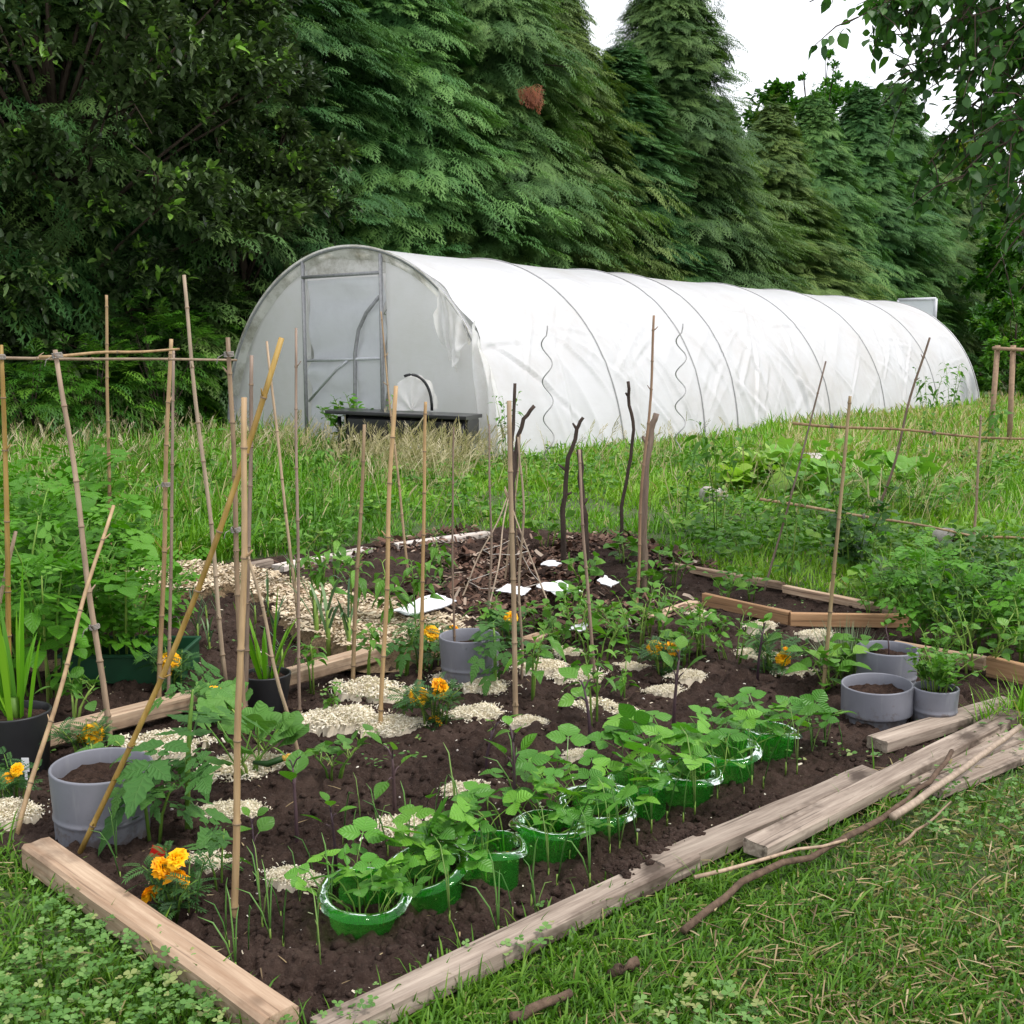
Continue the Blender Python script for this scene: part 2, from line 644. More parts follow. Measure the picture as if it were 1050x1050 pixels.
_nt.links.new(_tc.outputs['Object'], _sx.inputs[0])
_k = math_(_nt, 'SUBTRACT', noise(_nt, 22, 6, .7, _tc.outputs['Object']), math_(_nt, 'MULTIPLY', _sx.outputs[2], 1.6))
_mk = ramp(_nt, _k, [(.40, (0, 0, 0)), (.52, (1, 1, 1))])
_c = mixc(_nt, math_(_nt, 'MULTIPLY', _mk, .7), _old, (.10, .075, .06))
_sc = ramp(_nt, noise(_nt, 30, 3, .6, coords(_nt, (1, 1, .12))), [(.56, (0, 0, 0)), (.72, (1, 1, 1))])
_c = mixc(_nt, math_(_nt, 'MULTIPLY', _sc, .35), _c, (.27, .27, .28))
_nt.links.new(_c, _b.inputs['Base Color'])
M['black_pot'] = mat_plain('black_pot_plastic', (.018, .018, .02), .4, .3, 12, .15, .45)
M['compost'] = mat_plain('pot_compost', (.075, .046, .034), .95, .75, 70, 1.0, .1, dist=.01)
M['green_plastic'] = mat_green_plastic('green_collar_plastic')
M['tray_green'] = mat_plain('dark_green_plastic', (.012, .07, .03), .4, .3, 10, .1, .4)
M['black_tray'] = mat_plain('black_tray_plastic', (.012, .012, .014), .28, .3, 6, .1, .5)
M['paper'] = mat_plain('white_card', (.80, .80, .82), .6, .1, 9, .3, .3, dist=.004)
M['red_plastic'] = mat_plain('red_tag_plastic', (.55, .02, .015), .4, .2, 20, 0)
M['stone'] = mat_plain('pale_stone', (.55, .50, .46), .9, .45, 9, .6, .2, dist=.02)
M['steel'] = mat_plain('galvanised_tube', (.36, .36, .37), .45, .35, 18, .1, .5)
M['steel_dark'] = mat_plain('grey_hoop_tube', (.40, .395, .395), .6, .3, 18, .1, .3)  # plain grey tube colour for the covered hoops and plant spirals
M['steel_white'] = mat_plain('whitish_tube', (.62, .63, .66), .45, .2, 18, .1, .5)
M['rust'] = mat_plain('rusty_post', (.40, .27, .18), .85, .4, 22, .4, .2)
M['cover'] = mat_sheet('white_polythene', (.83, .825, .845), (.66, .62, .58), .42, 0, .35, .4, .55, .9)
M['endsheet'] = mat_sheet('aged_polythene', (.93, .93, .925), (.84, .84, .79), .56, .05, .4, .35, .8, .84)
M['algae'] = mat_sheet('algae_stained_polythene', (.80, .79, .75), (.30, .28, .20), .45, .05, .5, .3, 2.4, .72)
M['doorsheet'] = mat_sheet('clear_polythene', (.88, .90, .95), (.76, .78, .82), .48, .16, .25, .6, 1.5, .8)
M['clearflap'] = mat_sheet('torn_polythene', (.90, .89, .88), (.74, .71, .66), .48, .14, .3, .5, 2.5, .8)

GR = [(0, (.035, .09, .014)), (.45, (.085, .195, .024)), (.8, (.15, .265, .038)), (.9, (.28, .25, .10)), (1, (.42, .35, .19))]
M['grass'] = mat_leaf('grass_blades', GR, .5, .3, spec=.3, objvar=0)
M['meadow'] = mat_leaf('meadow_grass', [(0, (.055, .15, .018)), (.5, (.135, .31, .03)), (.85, (.22, .38, .05)), (.93, (.36, .33, .14)), (1, (.5, .43, .25))], .5, .3, objvar=0)
M['drygrass'] = mat_leaf('seeding_grass', [(0, (.20, .20, .08)), (.5, (.44, .38, .23)), (1, (.62, .55, .40))], .7, .25, spec=.15, objvar=0)
M['clover'] = mat_leaf('clover_leaf', [(0, (.045, .12, .022)), (.6, (.095, .215, .04)), (.9, (.17, .30, .08)), (1, (.28, .28, .10))], .5, .22, objvar=0, sat=1.0)
M['weed'] = mat_leaf('weed_leaf', [(0, (.05, .13, .02)), (.6, (.10, .24, .035)), (1, (.22, .36, .07))], .5, .3, vein=.4, objvar=.2)
M['weed_dark'] = mat_leaf('dark_weed_leaf', [(0, (.02, .06, .015)), (.6, (.05, .125, .025)), (1, (.10, .19, .05))], .5, .25, objvar=.25)
M['potato'] = mat_leaf('potato_leaf', [(0, (.05, .15, .018)), (.6, (.10, .27, .03)), (1, (.18, .36, .07))], .5, .3, vein=.5)
M['bean'] = mat_leaf('bean_leaf', [(0, (.045, .14, .022)), (.55, (.095, .26, .04)), (1, (.22, .44, .07))], .42, .3, vein=.55, spec=.45)
M['pepper'] = mat_leaf('pepper_leaf', [(0, (.05, .14, .02)), (.6, (.11, .27, .035)), (1, (.20, .36, .07))], .4, .3, vein=.5, spec=.45)
M['tomato'] = mat_leaf('tomato_leaf', [(0, (.035, .10, .025)), (.6, (.075, .185, .045)), (1, (.13, .27, .06))], .55, .3, vein=.5)
M['squash'] = mat_leaf('squash_leaf', [(0, (.07, .16, .04)), (.6, (.12, .27, .06)), (1, (.20, .36, .10))], .55, .3, vein=.5)
M['lettuce'] = mat_leaf('lettuce_leaf', [(0, (.20, .36, .06)), (.6, (.30, .48, .09)), (1, (.42, .55, .14))], .45, .35, vein=.4)
M['marigold_leaf'] = mat_leaf('marigold_leaf', [(0, (.025, .08, .025)), (1, (.07, .16, .04))], .5, .2)
M['petal'] = mat_leaf('marigold_petal', [(0, (.60, .14, .004)), (.3, (.88, .36, .006)), (1, (.95, .55, .012))], .6, .2, objvar=.1)
M['petal_yellow'] = mat_leaf('squash_blossom', [(0, (.70, .38, .06)), (1, (.85, .62, .22))], .6, .3)
M['leek'] = mat_leaf('leek_leaf', [(0, (.07, .14, .08)), (.6, (.12, .21, .10)), (1, (.20, .30, .12))], .45, .2)
M['iris'] = mat_leaf('sword_leaf', [(0, (.07, .19, .02)), (.6, (.12, .30, .03)), (1, (.21, .40, .05))], .4, .3)
M['onion'] = mat_leaf('onion_leaf', [(0, (.07, .17, .045)), (.7, (.13, .25, .07)), (1, (.25, .34, .11))], .4, .15)
M['stem'] = mat_leaf('green_stem', [(0, (.08, .17, .03)), (.6, (.17, .29, .06)), (1, (.27, .37, .10))], .5, .1)
M['stem_purple'] = mat_leaf('purple_stem', [(0, (.05, .03, .04)), (1, (.11, .07, .07))], .5, .1)
M['lavender'] = mat_leaf('lavender_leaf', [(0, (.09, .13, .07)), (1, (.20, .26, .15))], .6, .2)
M['conifer'] = mat_leaf('conifer_spray', [(0, (.022, .066, .019)), (.5, (.053, .140, .036)), (1, (.14, .255, .06))], .6, .25, spec=.25, objvar=.4, huevar=.06, sat=1.0)
M['conifer_brown'] = mat_leaf('dead_spray', [(0, (.10, .03, .014)), (1, (.19, .065, .03))], .7, .1)
M['laurel'] = mat_leaf('evergreen_leaf', [(0, (.028, .048, .018)), (.5, (.06, .098, .034)), (.8, (.115, .13, .075)), (1, (.15, .29, .05))], .38, .12, spec=.45, objvar=.15)
M['overhang'] = mat_leaf('broad_tree_leaf', [(0, (.02, .06, .014)), (.6, (.045, .12, .024)), (1, (.085, .19, .036))], .5, .28, objvar=0)
M['bright_tree'] = mat_leaf('yellow_green_leaf', [(0, (.12, .20, .03)), (.6, (.21, .30, .05)), (1, (.36, .38, .10))], .5, .35, objvar=.2)
M['fern'] = mat_leaf('fern_leaf', [(0, (.03, .10, .015)), (.6, (.07, .19, .025)), (1, (.13, .27, .04))], .5, .3, objvar=.3)
M['bark_brown'] = mat_plain('brown_bark', (.15, .10, .07), .9, .6, 40, .6, .15, (1, 1, 1))
M['pale_squash'] = mat_leaf('pale_squash_leaf', [(0, (.10, .22, .04)), (.6, (.18, .36, .07)), (1, (.28, .44, .12))], .55, .3, vein=.4)
# ================================================================== camera, light, sky
cam = bpy.data.cameras.new('camera')
cam.sensor_width = 36
cam.lens = 36 * FPX / 1050
cam.clip_end = 3000
co = bpy.data.objects.new('camera', cam)
co.location = (0, 0, H)
co.rotation_euler = (R(90) - PITCH, 0, 0)
COL.objects.link(co)
S.camera = co
S.view_settings.view_transform = 'Standard'
S.view_settings.look = 'None'
S.view_settings.exposure = 0.85
S.cycles.max_bounces = 7
S.cycles.diffuse_bounces = 4
S.cycles.transparent_max_bounces = 14
S.cycles.transmission_bounces = 5

SUN_EL, SUN_AZ = 58.0, 115.0      # azimuth measured from +Y (view direction) towards +X
w = bpy.data.worlds.new('World')
S.world = w
w.use_nodes = True
nt = w.node_tree
bg = nt.nodes['Background']
sky = node(nt, 'ShaderNodeTexSky', sky_type='NISHITA')
sky.sun_disc = False
sky.sun_elevation = R(SUN_EL)
sky.sun_rotation = R(SUN_AZ)
sky.dust_density = 4
tc = node(nt, 'ShaderNodeTexCoord')
cl = noise(nt, 1.6, 6, .6, tc.outputs['Generated'])
cloud = ramp(nt, cl, [(.3, (6.2, 6.4, 6.9)), (.7, (8.2, 8.3, 8.6))])
nt.links.new(mixc(nt, .88, sky.outputs[0], cloud), bg.inputs[0])
bg.inputs[1].default_value = 0.12
sun = bpy.data.lights.new('sun', 'SUN')
sun.energy = 1.5
sun.angle = R(12)
sun.color = (1, .96, .9)
so = bpy.data.objects.new('sun', sun)
a_, e_ = R(SUN_AZ), R(SUN_EL)
sdv = Vector((math.sin(a_) * math.cos(e_), math.cos(a_) * math.cos(e_), math.sin(e_)))
so.rotation_euler = sdv.to_track_quat('Z', 'Y').to_euler()
so.location = (20, -20, 40)
COL.objects.link(so)

# ================================================================== ground
BED = [G(*p) for p in [(312, 1062), (15, 862), (-160, 765), (-260, 640), (90, 600), (200, 583), (380, 558),
                       (520, 543), (650, 550), (720, 583), (800, 604), (945, 634), (1140, 650), (1180, 690), (1045, 727), (890, 790),
                       (640, 905)]]
PATH = [G(*p) for p in [(85, 607), (190, 588), (290, 604), (462, 652), (470, 668), (395, 672), (335, 655), (300, 622), (240, 606), (150, 618)]]
BACK = [G(*p) for p in [(275, 592), (470, 545), (640, 550), (740, 590), (715, 625), (560, 665), (470, 650)]]


def viewgrid(y0, y1, u0, u1, nu, nv):
    Y = y0 * (y1 / y0) ** np.linspace(0, 1, nv)
    U = np.linspace(u0, u1, nu)
    X = Y[:, None] * U[None]
    return X, np.broadcast_to(Y[:, None], X.shape)


mb = MB()
X, Y = viewgrid(0.5, 400, -3, 3, 420, 330)
Z = (vnoise(X * .25, Y * .25, 1) - .5) * .08 + (vnoise(X * 1.5, Y * 1.5, 2) - .5) * .03
Z = np.where(Y > 12, Z + (vnoise(X * .1, Y * .1, 4) - .5) * .2, Z) - .02
sd = sdist(X, Y, BED)
Z = np.where(sd > -.0, -.14, Z)
mb.add(np.stack([X, Y, Z], -1).reshape(-1, 3), gridfaces(*X.shape))
m, nt, b, out = newmat('turf_ground')
v = coords(nt)
c = ramp(nt, noise(nt, 1.1, 8, .7, v), [(.3, (.05, .085, .02)), (.5, (.07, .13, .026)), (.7, (.12, .13, .05))])
c = mixc(nt, math_(nt, 'MULTIPLY', noise(nt, 40, 4, .7, v), .6), c, (.05, .045, .028))
nt.links.new(c, b.inputs['Base Color'])
b.inputs['Roughness'].default_value = .95
bump(nt, noise(nt, 60, 4, .7, v), .8, .03, b.inputs['Normal'])
tag(mb.build('ground', m), kind='structure')


def soilz(x, y):
    z = .02 + (vnoise(x * 1.3, y * 1.3, 21) - .5) * .05
    z = z + (vnoise(x * 4 + 3, y * 4, 22) - .5) * .035
    k = .35 + 1.1 * vnoise(x * 1.7, y * 1.7, 30)
    n = np.abs(vnoise(x * 11, y * 11, 23) - .5) * 2
    z = z + n * .032 * k
    n = np.abs(vnoise(x * 25 + y * 6, y * 25, 24) - .5) * 2
    z = z + n * .026 * k
    z = z + (vnoise(x * 60, y * 60, 25) - .5) * .018
    z = z + (vnoise(x * 120, y * 120, 26) - .5) * .008 - .048
    return z


mb = MB()
X, Y = viewgrid(2.1, 10.5, -.78, .66, 760, 620)
sd = sdist(X, Y, BED)
Z = soilz(X, Y)
Z = Z * np.clip((sd + .02) / .06, 0, 1) - .15 * np.clip(-(sd + .05) / .1, 0, 1)
mb.add(np.stack([X, Y, Z], -1).reshape(-1, 3), gridfaces(*X.shape))
m, nt, b, out = newmat('garden_soil')
v = coords(nt)
c = ramp(nt, noise(nt, 2.2, 9, .75, v), [(.32, (.022, .013, .010)), (.5, (.042, .026, .020)), (.68, (.075, .049, .038))])
c = mixc(nt, math_(nt, 'MULTIPLY', ramp(nt, noise(nt, 130, 3, .6, v), [(.55, (0, 0, 0)), (.75, (1, 1, 1))]), .5), c, (.13, .095, .075))
nt.links.new(c, b.inputs['Base Color'])
b.inputs['Roughness'].default_value = .95
b.inputs['Specular IOR Level'].default_value = .15
bump(nt, noise(nt, 90, 5, .7, v), 1.0, .012, b.inputs['Normal'])
M['soil'] = m
tag(mb.build('soil', m), kind='structure')

# soil lumps
ico_v = []
ph = (1 + 5 ** .5) / 2
for a in (-1, 1):
    for bb in (-ph, ph):
        ico_v += [(0, a, bb), (a, bb, 0), (bb, 0, a)]
ico_v = np.array(ico_v) / math.hypot(1, ph)
from itertools import combinations
ico_f = []
for t3 in combinations(range(12), 3):
    p = ico_v[list(t3)]
    if all(abs(np.linalg.norm(p[i] - p[j]) - 2 / math.hypot(1, ph)) < .01 for i, j in ((0, 1), (1, 2), (0, 2))):
        if np.dot(np.cross(p[1] - p[0], p[2] - p[0]), p.mean(0)) < 0:
            t3 = (t3[0], t3[2], t3[1])
        ico_f.append(t3)
ico_f = np.array(ico_f)


def scatter(n, y0, y1, u0=-.75, u1=.65, pw=1.0, r=rng):
    """ground positions: uniform across the view, thinning with distance"""
    t = r.random(n)
    if pw == 1.0:
        Y = y0 * (y1 / y0) ** t
    else:
        k = 1 - pw
        Y = (y0 ** k + t * (y1 ** k - y0 ** k)) ** (1 / k)
    X = Y * (u0 + (u1 - u0) * r.random(n))
    return X, Y


def lumps(mb, x, y, s, z=None, mat=0):
    n = len(x)
    d = 1 + (rng.random((n, 12, 1)) - .5) * .8
    sc = s[:, None, None] * (1 + (rng.random((n, 1, 3)) - .5) * .7) * A(1, 1, .7)
    v = ico_v[None] * d * sc
    zz = soilz(x, y) if z is None else z
    v = v + np.stack([x, y, zz + s * .15], -1)[:, None]
    mb.add(v.reshape(-1, 3), (ico_f[None] + (np.arange(n) * 12)[:, None, None]).reshape(-1, 3), mat, np.repeat(rng.random(n), 12))


mb = MB()
x, y = scatter(30000, 2.2, 9)
ok = (sdist(x, y, BED) > .03)
x, y = x[ok], y[ok]
lumps(mb, x, y, .0025 + .017 * rng.random(len(x)) ** 6)
q = rng.random((420, 1))
q = G(632, 911) + (G(708, 868) - G(632, 911)) * (.5 + .5 * np.sin((q - .5) * 3)) + rng.normal(size=(420, 3)) * A(.022, .022, 0)
lumps(mb, q[:, 0], q[:, 1], .003 + .010 * rng.random(420) ** 2, np.full(420, .056))
tag(mb.build('soil_clods', M['soil']), 'dark crumbly soil lumps lying over the vegetable bed', 'soil', kind='stuff')


def flakes(mb, x, y, z, size, asp=.35, lift=.5, tint=None, mat=0):
    n = len(x)
    D = rdir(n, (rng.random(n) - .35) * lift)
    N = rdir(n, 1.6)
    place(mb, FLK, np.stack([x, y, z], -1), D, N, size, size * asp * (.5 + rng.random(n)), droop=(rng.random(n) - .5) * .7,
          tint=rng.random(n) if tint is None else tint, mat=mat)


FLK = (A([0, -.5, 0], [0, .5, 0], [.55, .55, .25], [.5, -.5, .2], [1, .35, -.1], [1, -.4, 0]), [np.array([[0, 1, 2, 3], [3, 2, 4, 5]])],
       np.zeros((6, 2)))
CURL = (A([0, -.5, 0], [0, .5, 0], [.3, .5, .5], [.3, -.5, .5], [.7, .5, .5], [.7, -.5, .5], [.95, .45, -.1], [.95, -.45, -.1]),
        [np.array([[0, 1, 2, 3], [3, 2, 4, 5], [5, 4, 6, 7]])], np.zeros((8, 2)))

# woodchip path
mb = MB()
px_, py_ = [p[0] for p in PATH], [p[1] for p in PATH]
gx, gy = np.meshgrid(np.linspace(min(px_) - .2, max(px_) + .2, 130), np.linspace(min(py_) - .2, max(py_) + .2, 110))
sd = sdist(gx, gy, PATH) + (vnoise(gx * 7, gy * 7, 41) - .5) * .18
gz = .062 + (vnoise(gx * 9, gy * 9, 42) - .5) * .02 - .09 * np.clip(-sd / .12, 0, 1)
mb.add(np.stack([gx, gy, gz], -1).reshape(-1, 3), gridfaces(*gx.shape))
tag(mb.build('woodchip_path', mat_plain('chip_bed', (.42, .30, .18), .9, .6, 90, 1, .1, dist=.015)), kind='structure')
mb = MB()
n = 27000
x = min(px_) - .1 + rng.random(n) * (max(px_) - min(px_) + .2)
y = min(py_) - .1 + rng.random(n) * (max(py_) - min(py_) + .2)
ok = sdist(x, y, PATH) + (vnoise(x * 7, y * 7, 41) - .5) * .18 > -.11
flakes(mb, x[ok], y[ok], .064 + .012 * rng.random(ok.sum()), .012 + .024 * rng.random(ok.sum()), .4)
tag(mb.build('wood_chips', M['chip']), 'pale wood chips spread over the path between the beds', 'wood chips', kind='stuff')

# bark mulch on the back bed
mb = MB()
bx, by = [p[0] for p in BACK], [p[1] for p in BACK]
n = 17000
x = min(bx) + rng.random(n) * (max(bx) - min(bx))
y = min(by) + rng.random(n) * (max(by) - min(by))
dens = vnoise(x * 1.4, y * 1.4, 44)
ok = (sdist(x, y, BACK) > -.05) & (rng.random(n) < (dens * 1.6 - .2))
x, y = x[ok], y[ok]
flakes(mb, x, y, soilz(x, y) + .01 + .03 * rng.random(len(x)), .03 + .07 * rng.random(len(x)) ** 2, .3, .9)
tag(mb.build('bark_mulch', M['mulch'], None), 'brown bark and dead stalks mulching the back bed', 'mulch', kind='stuff')

# loose shavings and crumbs over the soil
mb = MB()
x, y = scatter(2600, 2.2, 8)
ok = (sdist(x, y, BED) > .02) & (vnoise(x * 2, y * 2, 45) > rng.random(len(x)) * .9 + .15)
x, y = x[ok], y[ok]
flakes(mb, x, y, soilz(x, y) + .006, .006 + .014 * rng.random(len(x)), .35, .6)
tag(mb.build('loose_shavings', M['shaving']), 'loose pale wood shavings scattered on the dark soil', 'shavings', kind='stuff')

# ================================================================== polytunnel
T0 = A(-.21, 16.05, 0)
TD = A(.624, .782, 0)
TN = A(-.782, .624, 0)
TW, TH, TL = 6.15, 3.14, 22.7


def TP(s, wv, z):
    s = np.asarray(s, float)
    return T0 + TD * s[..., None] + TN * np.asarray(wv)[..., None] + A(0, 0, 1) * np.asarray(z)[..., None]


def hoop_pts(s, n=40, dr=0.0, th0=0.0, th1=math.pi):
    th = np.linspace(th0, th1, n)
    rr = TW / 2 + dr
    return TP(np.full(n, s), TW / 2 - rr * np.cos(th), (TH + dr) * np.sin(th) ** .96)


tun = thing('polytunnel', 'long white polythene tunnel greenhouse with a torn front edge and a framed door', 'polytunnel', TP(np.array(TL / 2), TW / 2, 0))
TLOC = np.array(tun.location)
HOOPS = [0.0, 3.0, 6.1, 7.4, 11.4, 14.7, 18.6, 22.3]

ns, nth = 760, 240
sv = np.linspace(0, 1, ns)[:, None]
th = np.linspace(0, math.pi, nth)[None, :]
edge = .02 + .10 * np.exp(-((th - .62) / .25) ** 2) + .05 * np.sin(th * 23) + .1 * np.exp(-((th - .95) / .1) ** 2)
s = edge + (TL - .15 - edge) * sv
s = np.broadcast_to(s, (ns, nth))
thb = np.broadcast_to(th, s.shape)
hp = np.array(HOOPS)
dmin = np.min(np.abs(s[..., None] - hp), -1)
sag = -.055 * np.clip(dmin / 1.6, 0, 1) ** .8
low = np.clip(1 - np.sin(thb) * 1.02, 0, 1) * (thb < 1.57)
arc = thb * TW / 2
# slack folds: long diagonal creases that start at the hoops and fall away down the side
SK = np.array([0.0] + [-.3 if k in (2, 3) else .1 for k in range(1, len(HOOPS))])


CREASES = []
_r = np.random.default_rng(77)
for i in range(150):
    ty = _r.random()
    cs = 22.5 * _r.random() ** 1.15
    ca = .3 + 3.2 * _r.random() ** 1.3
    if ty < .45:
        an = R(-52 + 14 * _r.normal())
    elif ty < .68:
        an = R(48 + 12 * _r.normal())
    elif ty < .85:
        an = R(-84 + 7 * _r.normal())
        ca = .3 + .9 * _r.random()
    else:
        an = R(8 * _r.normal())
        ca = 1.0 + 2.4 * _r.random()
    ln = .6 + 1.5 * _r.random()
    CREASES.append((cs, ca, an, ln, .03 + .06 * _r.random() ** 1.5, (.012 + .035 * _r.random() ** 1.6) * (1 if _r.random() < .8 else -1)))


def coverdr(s, thb):
    arc = thb * TW / 2
    dmin = np.min(np.abs(s[..., None] - hp - SK * (1 - np.sin(thb))[..., None]), -1)
    low = np.clip(1 - np.sin(thb) * 1.02, 0, 1) * (thb < 1.57)
    wx = (vnoise(s * .3, arc * .3, 60) - .5) * 1.2
    wy = (vnoise(s * .3, arc * .3, 59) - .5) * 1.0

    def streak(ang, lf, cf, seed):
        p = (s + wx) * math.cos(ang) + (arc + wy) * math.sin(ang)
        q = -(s + wx) * math.sin(ang) + (arc + wy) * math.cos(ang)
        n_ = 1 - np.abs(vnoise(p * lf, q * cf, seed) - .5) * 2
        return n_ ** 5
    m1 = vnoise(s * .35, arc * .45, 64)
    m2 = vnoise(s * .4 + 9, arc * .4, 65)
    f = streak(R(-52), .12, 1.0, 61) * .05 * m1 + streak(R(38), .14, 1.1, 63) * .045 * (1 - m1)
    S_, A_ = s + wx * .35, arc + wy * .35
    for (cs, ca, an, ln, wd, am) in CREASES:
        p = (S_ - cs) * math.cos(an) + (A_ - ca) * math.sin(an)
        q = -(S_ - cs) * math.sin(an) + (A_ - ca) * math.cos(an) + .05 * p * p / ln
        k = np.clip(1 - (p / ln) ** 2, 0, 1)
        w_ = wd * (.6 + .6 * np.clip(p / ln * .5 + .5, 0, 1))
        f = f + am * k * (np.exp(-np.abs(q / w_) ** 1.5) - .45 * np.exp(-((q - 1.9 * w_) / w_) ** 2))
    f = f * (1 - .8 * np.exp(-(dmin / .16) ** 2))
    f = np.clip(f, -.03, .055)
    upper = np.clip(1.30 - thb, .10, .9) * (thb < 1.57) + .10 * (thb >= 1.57)
    sag = -.022 * np.clip(dmin / 1.6, 0, 1) ** .8
    return sag + f * np.clip(upper * 1.6, .05, 1.3) + .13 * low ** 2.5 + (vnoise(s * 2, arc * 2, 66) - .5) * .004 * upper + .02 * np.exp(-(dmin / .08) ** 2)


dr = coverdr(s, thb)
low = np.clip(1 - np.sin(thb) * 1.02, 0, 1) * (thb < 1.57)
rr = TW / 2 + dr
z = (TH + dr) * np.sin(thb) ** .96
z = z - .12 * low ** 6 * vnoise(s * 2, s * 0, 67)
P = TP(s, TW / 2 - rr * np.cos(thb), z)
mb = MB()
mb.add(P.reshape(-1, 3), gridfaces(ns, nth))
mb.build('cover', M['cover'], tun, None).data.transform(__import__('mathutils').Matrix.Translation(-Vector(TLOC)))


def tpart(name, mb, mats, smooth=True, parent=None):
    me = mb.mesh(name, mats, smooth, TLOC)
    o = bpy.data.objects.new(name, me)
    COL.objects.link(o)
    o.parent = parent or tun
    return o


for k, hs_ in enumerate(HOOPS):
    mb = MB()
    r_ = .03 if k == 0 else .012
    dr_ = .0 if k == 0 else .034
    sk = 0.0 if k == 0 else (-.3 if k in (2, 3) else .1)
    if k == 0:
        pts = hoop_pts(hs_, 60, 0.)
    else:
        th1 = np.linspace(.02, math.pi - .02, 110)
        s1 = hs_ + (1 - np.sin(th1)) * sk
        d1 = coverdr(s1, th1) + .006
        pts = TP(s1, TW / 2 - (TW / 2 + d1) * np.cos(th1), (TH + d1) * np.sin(th1) ** .96)
    tube(mb, pts, r_, 6)
    tpart('hoop', mb, M['steel'] if k == 0 else M['steel_dark'])

# end wall sheets (left, right, over the door) on the near hoop's plane
DW0, DW1, DZ = 2.30, 4.08, 2.72


def endpanel(w0, w1, z0f, nm, mat, nz=40, nw=50, s0=.10, amp=.03, seed=70):
    wv = np.linspace(w0, w1, nw)[None]
    top = TH * np.sqrt(np.clip(1 - ((wv - TW / 2) / (TW / 2 - .02)) ** 2, 0, 1)) ** .96
    z0 = z0f + 0 * wv
    t = np.linspace(0, 1, nz)[:, None]
    z = z0 + (np.maximum(top, z0 + .01) - z0) * t
    wb = np.broadcast_to(wv, z.shape)
    dd = (vnoise(wb * .8, z * .8, seed) - .5) * amp * 3 + np.sin(wb * 9 + z * 4 + 4 * vnoise(wb, z, seed + 1)) * amp * .25
    mb = MB()
    mb.add(TP(s0 + dd, wb, z).reshape(-1, 3), gridfaces(nz, nw))
    return tpart(nm, mb, mat)


endpanel(.04, DW0, 0, 'end_sheet', M['endsheet'], seed=71)
endpanel(DW1, TW - .04, 0, 'end_sheet', M['endsheet'], seed=74)
endpanel(DW0, DW1, DZ, 'end_sheet', M['algae'], nz=10, seed=77, amp=.02)
# dirty band of sheet wrapped over the front hoop
mb = MB()
tt = np.linspace(.55, 2.9, 60)[:, None]
q = np.linspace(0, 1, 6)[None]
rad = TW / 2 + .035 - q * (.12 + .1 * vnoise(tt * 4, q * 0, 80))
mb.add(TP(-.04 + .10 * q + 0 * tt, TW / 2 - rad * np.cos(tt), rad / (TW / 2) * TH * np.sin(tt) ** .96).reshape(-1, 3), gridfaces(60, 6))
tpart('hoop_wrap', mb, M['algae'])

door = MB()
tube(door, [TP(0., DW0, 0.), TP(0., DW0, 3.0)], .032, 8)
tube(door, [TP(0., DW1, 0.), TP(0., DW1, 2.98)], .032, 8)
tube(door, [TP(-.01, DW0, DZ), TP(-.01, DW1, DZ)], .028, 8)
dfr = tpart('door_frame', door, M['steel'])
dm = MB()
tube(dm, [TP(.03, DW0 + .03, 1.42), TP(.03, DW1 - .03, 1.38)], .024, 8)
tube(dm, [TP(.03, DW1 - .04, .72), TP(.03, 3.35, 1.25), TP(.03, 3.1, 1.38)], .022, 8)
tpart('door_rail', dm, M['steel_white'])
dm = MB()
cb = np.array([TP(.02, DW0 + .06, 2.36), TP(.02, 2.65, 2.12), TP(.02, 2.83, 1.86), TP(.02, 2.92, 1.5), TP(.02, 2.93, 1.1), TP(.02, 2.95, .2)])
tube(dm, cb, .03, 8)
tpart('brace', dm, M['steel'])
wv, zz = np.meshgrid(np.linspace(DW0 + .02, DW1 - .02, 50), np.linspace(.05, DZ - .05, 70))
dd = .10 + .10 * np.sin(zz * 9 + 3.5 * vnoise(wv * 1.5, zz * 2, 83) + wv * 1.2) * vnoise(wv, zz * 1.5, 84)
mb = MB()
mb.add(TP(dd, wv, zz).reshape(-1, 3), gridfaces(70, 50))
tpart('door_sheet', mb, M['doorsheet'])

# torn flap hanging from the front hoop, and the curtain wrapped round the corner
mb = MB()
nu, nv = 48, 40
uu, vv = np.meshgrid(np.linspace(0, 1, nu), np.linspace(0, 1, nv))
th0 = .60 + .27 * uu
ln = (.14 + .95 * np.clip(1 - np.abs(uu - .62) * 1.6, 0, 1)) * (1 + .35 * (vnoise(uu * 9, uu * 0, 85) - .5))
wq = TW / 2 - (TW / 2 + .03) * np.cos(th0) - .05 * vv * (uu - .2)
zq = TH * np.sin(th0) ** .96 + .02 - ln * vv
mb.add(TP(-.07 + (.09 * np.sin(uu * 9 + vv * 2) + .05 * np.sin(uu * 23 + vv * 5 + 4 * vnoise(uu * 3, vv * 3, 86))) * (.25 + .75 * vv), wq, zq).reshape(-1, 3), gridfaces(nv, nu))
tpart('torn_flap', mb, M['clearflap'])
mb = MB()
nu, nv = 26, 40
uu, vv = np.meshgrid(np.linspace(0, 1, nu), np.linspace(0, 1, nv))
zq = (1.95 - .25 * uu - .3 * uu ** 2) * (1 - vv) + .02
wq = .40 - .30 * uu - vv * (.30 + .35 * uu) * .8 + .05 * np.sin(vv * 6 + uu * 3)
sq = -.16 + .12 * np.sin(uu * 14 + vv * 3 + 3 * vnoise(uu * 3, vv * 3, 88)) * (.4 + .6 * vv) - .15 * vv * (1 - uu) + .1 * (1 - uu)
mb.add(TP(sq, wq, zq).reshape(-1, 3), gridfaces(nv, nu))
tpart('corner_curtain', mb, M['clearflap'])
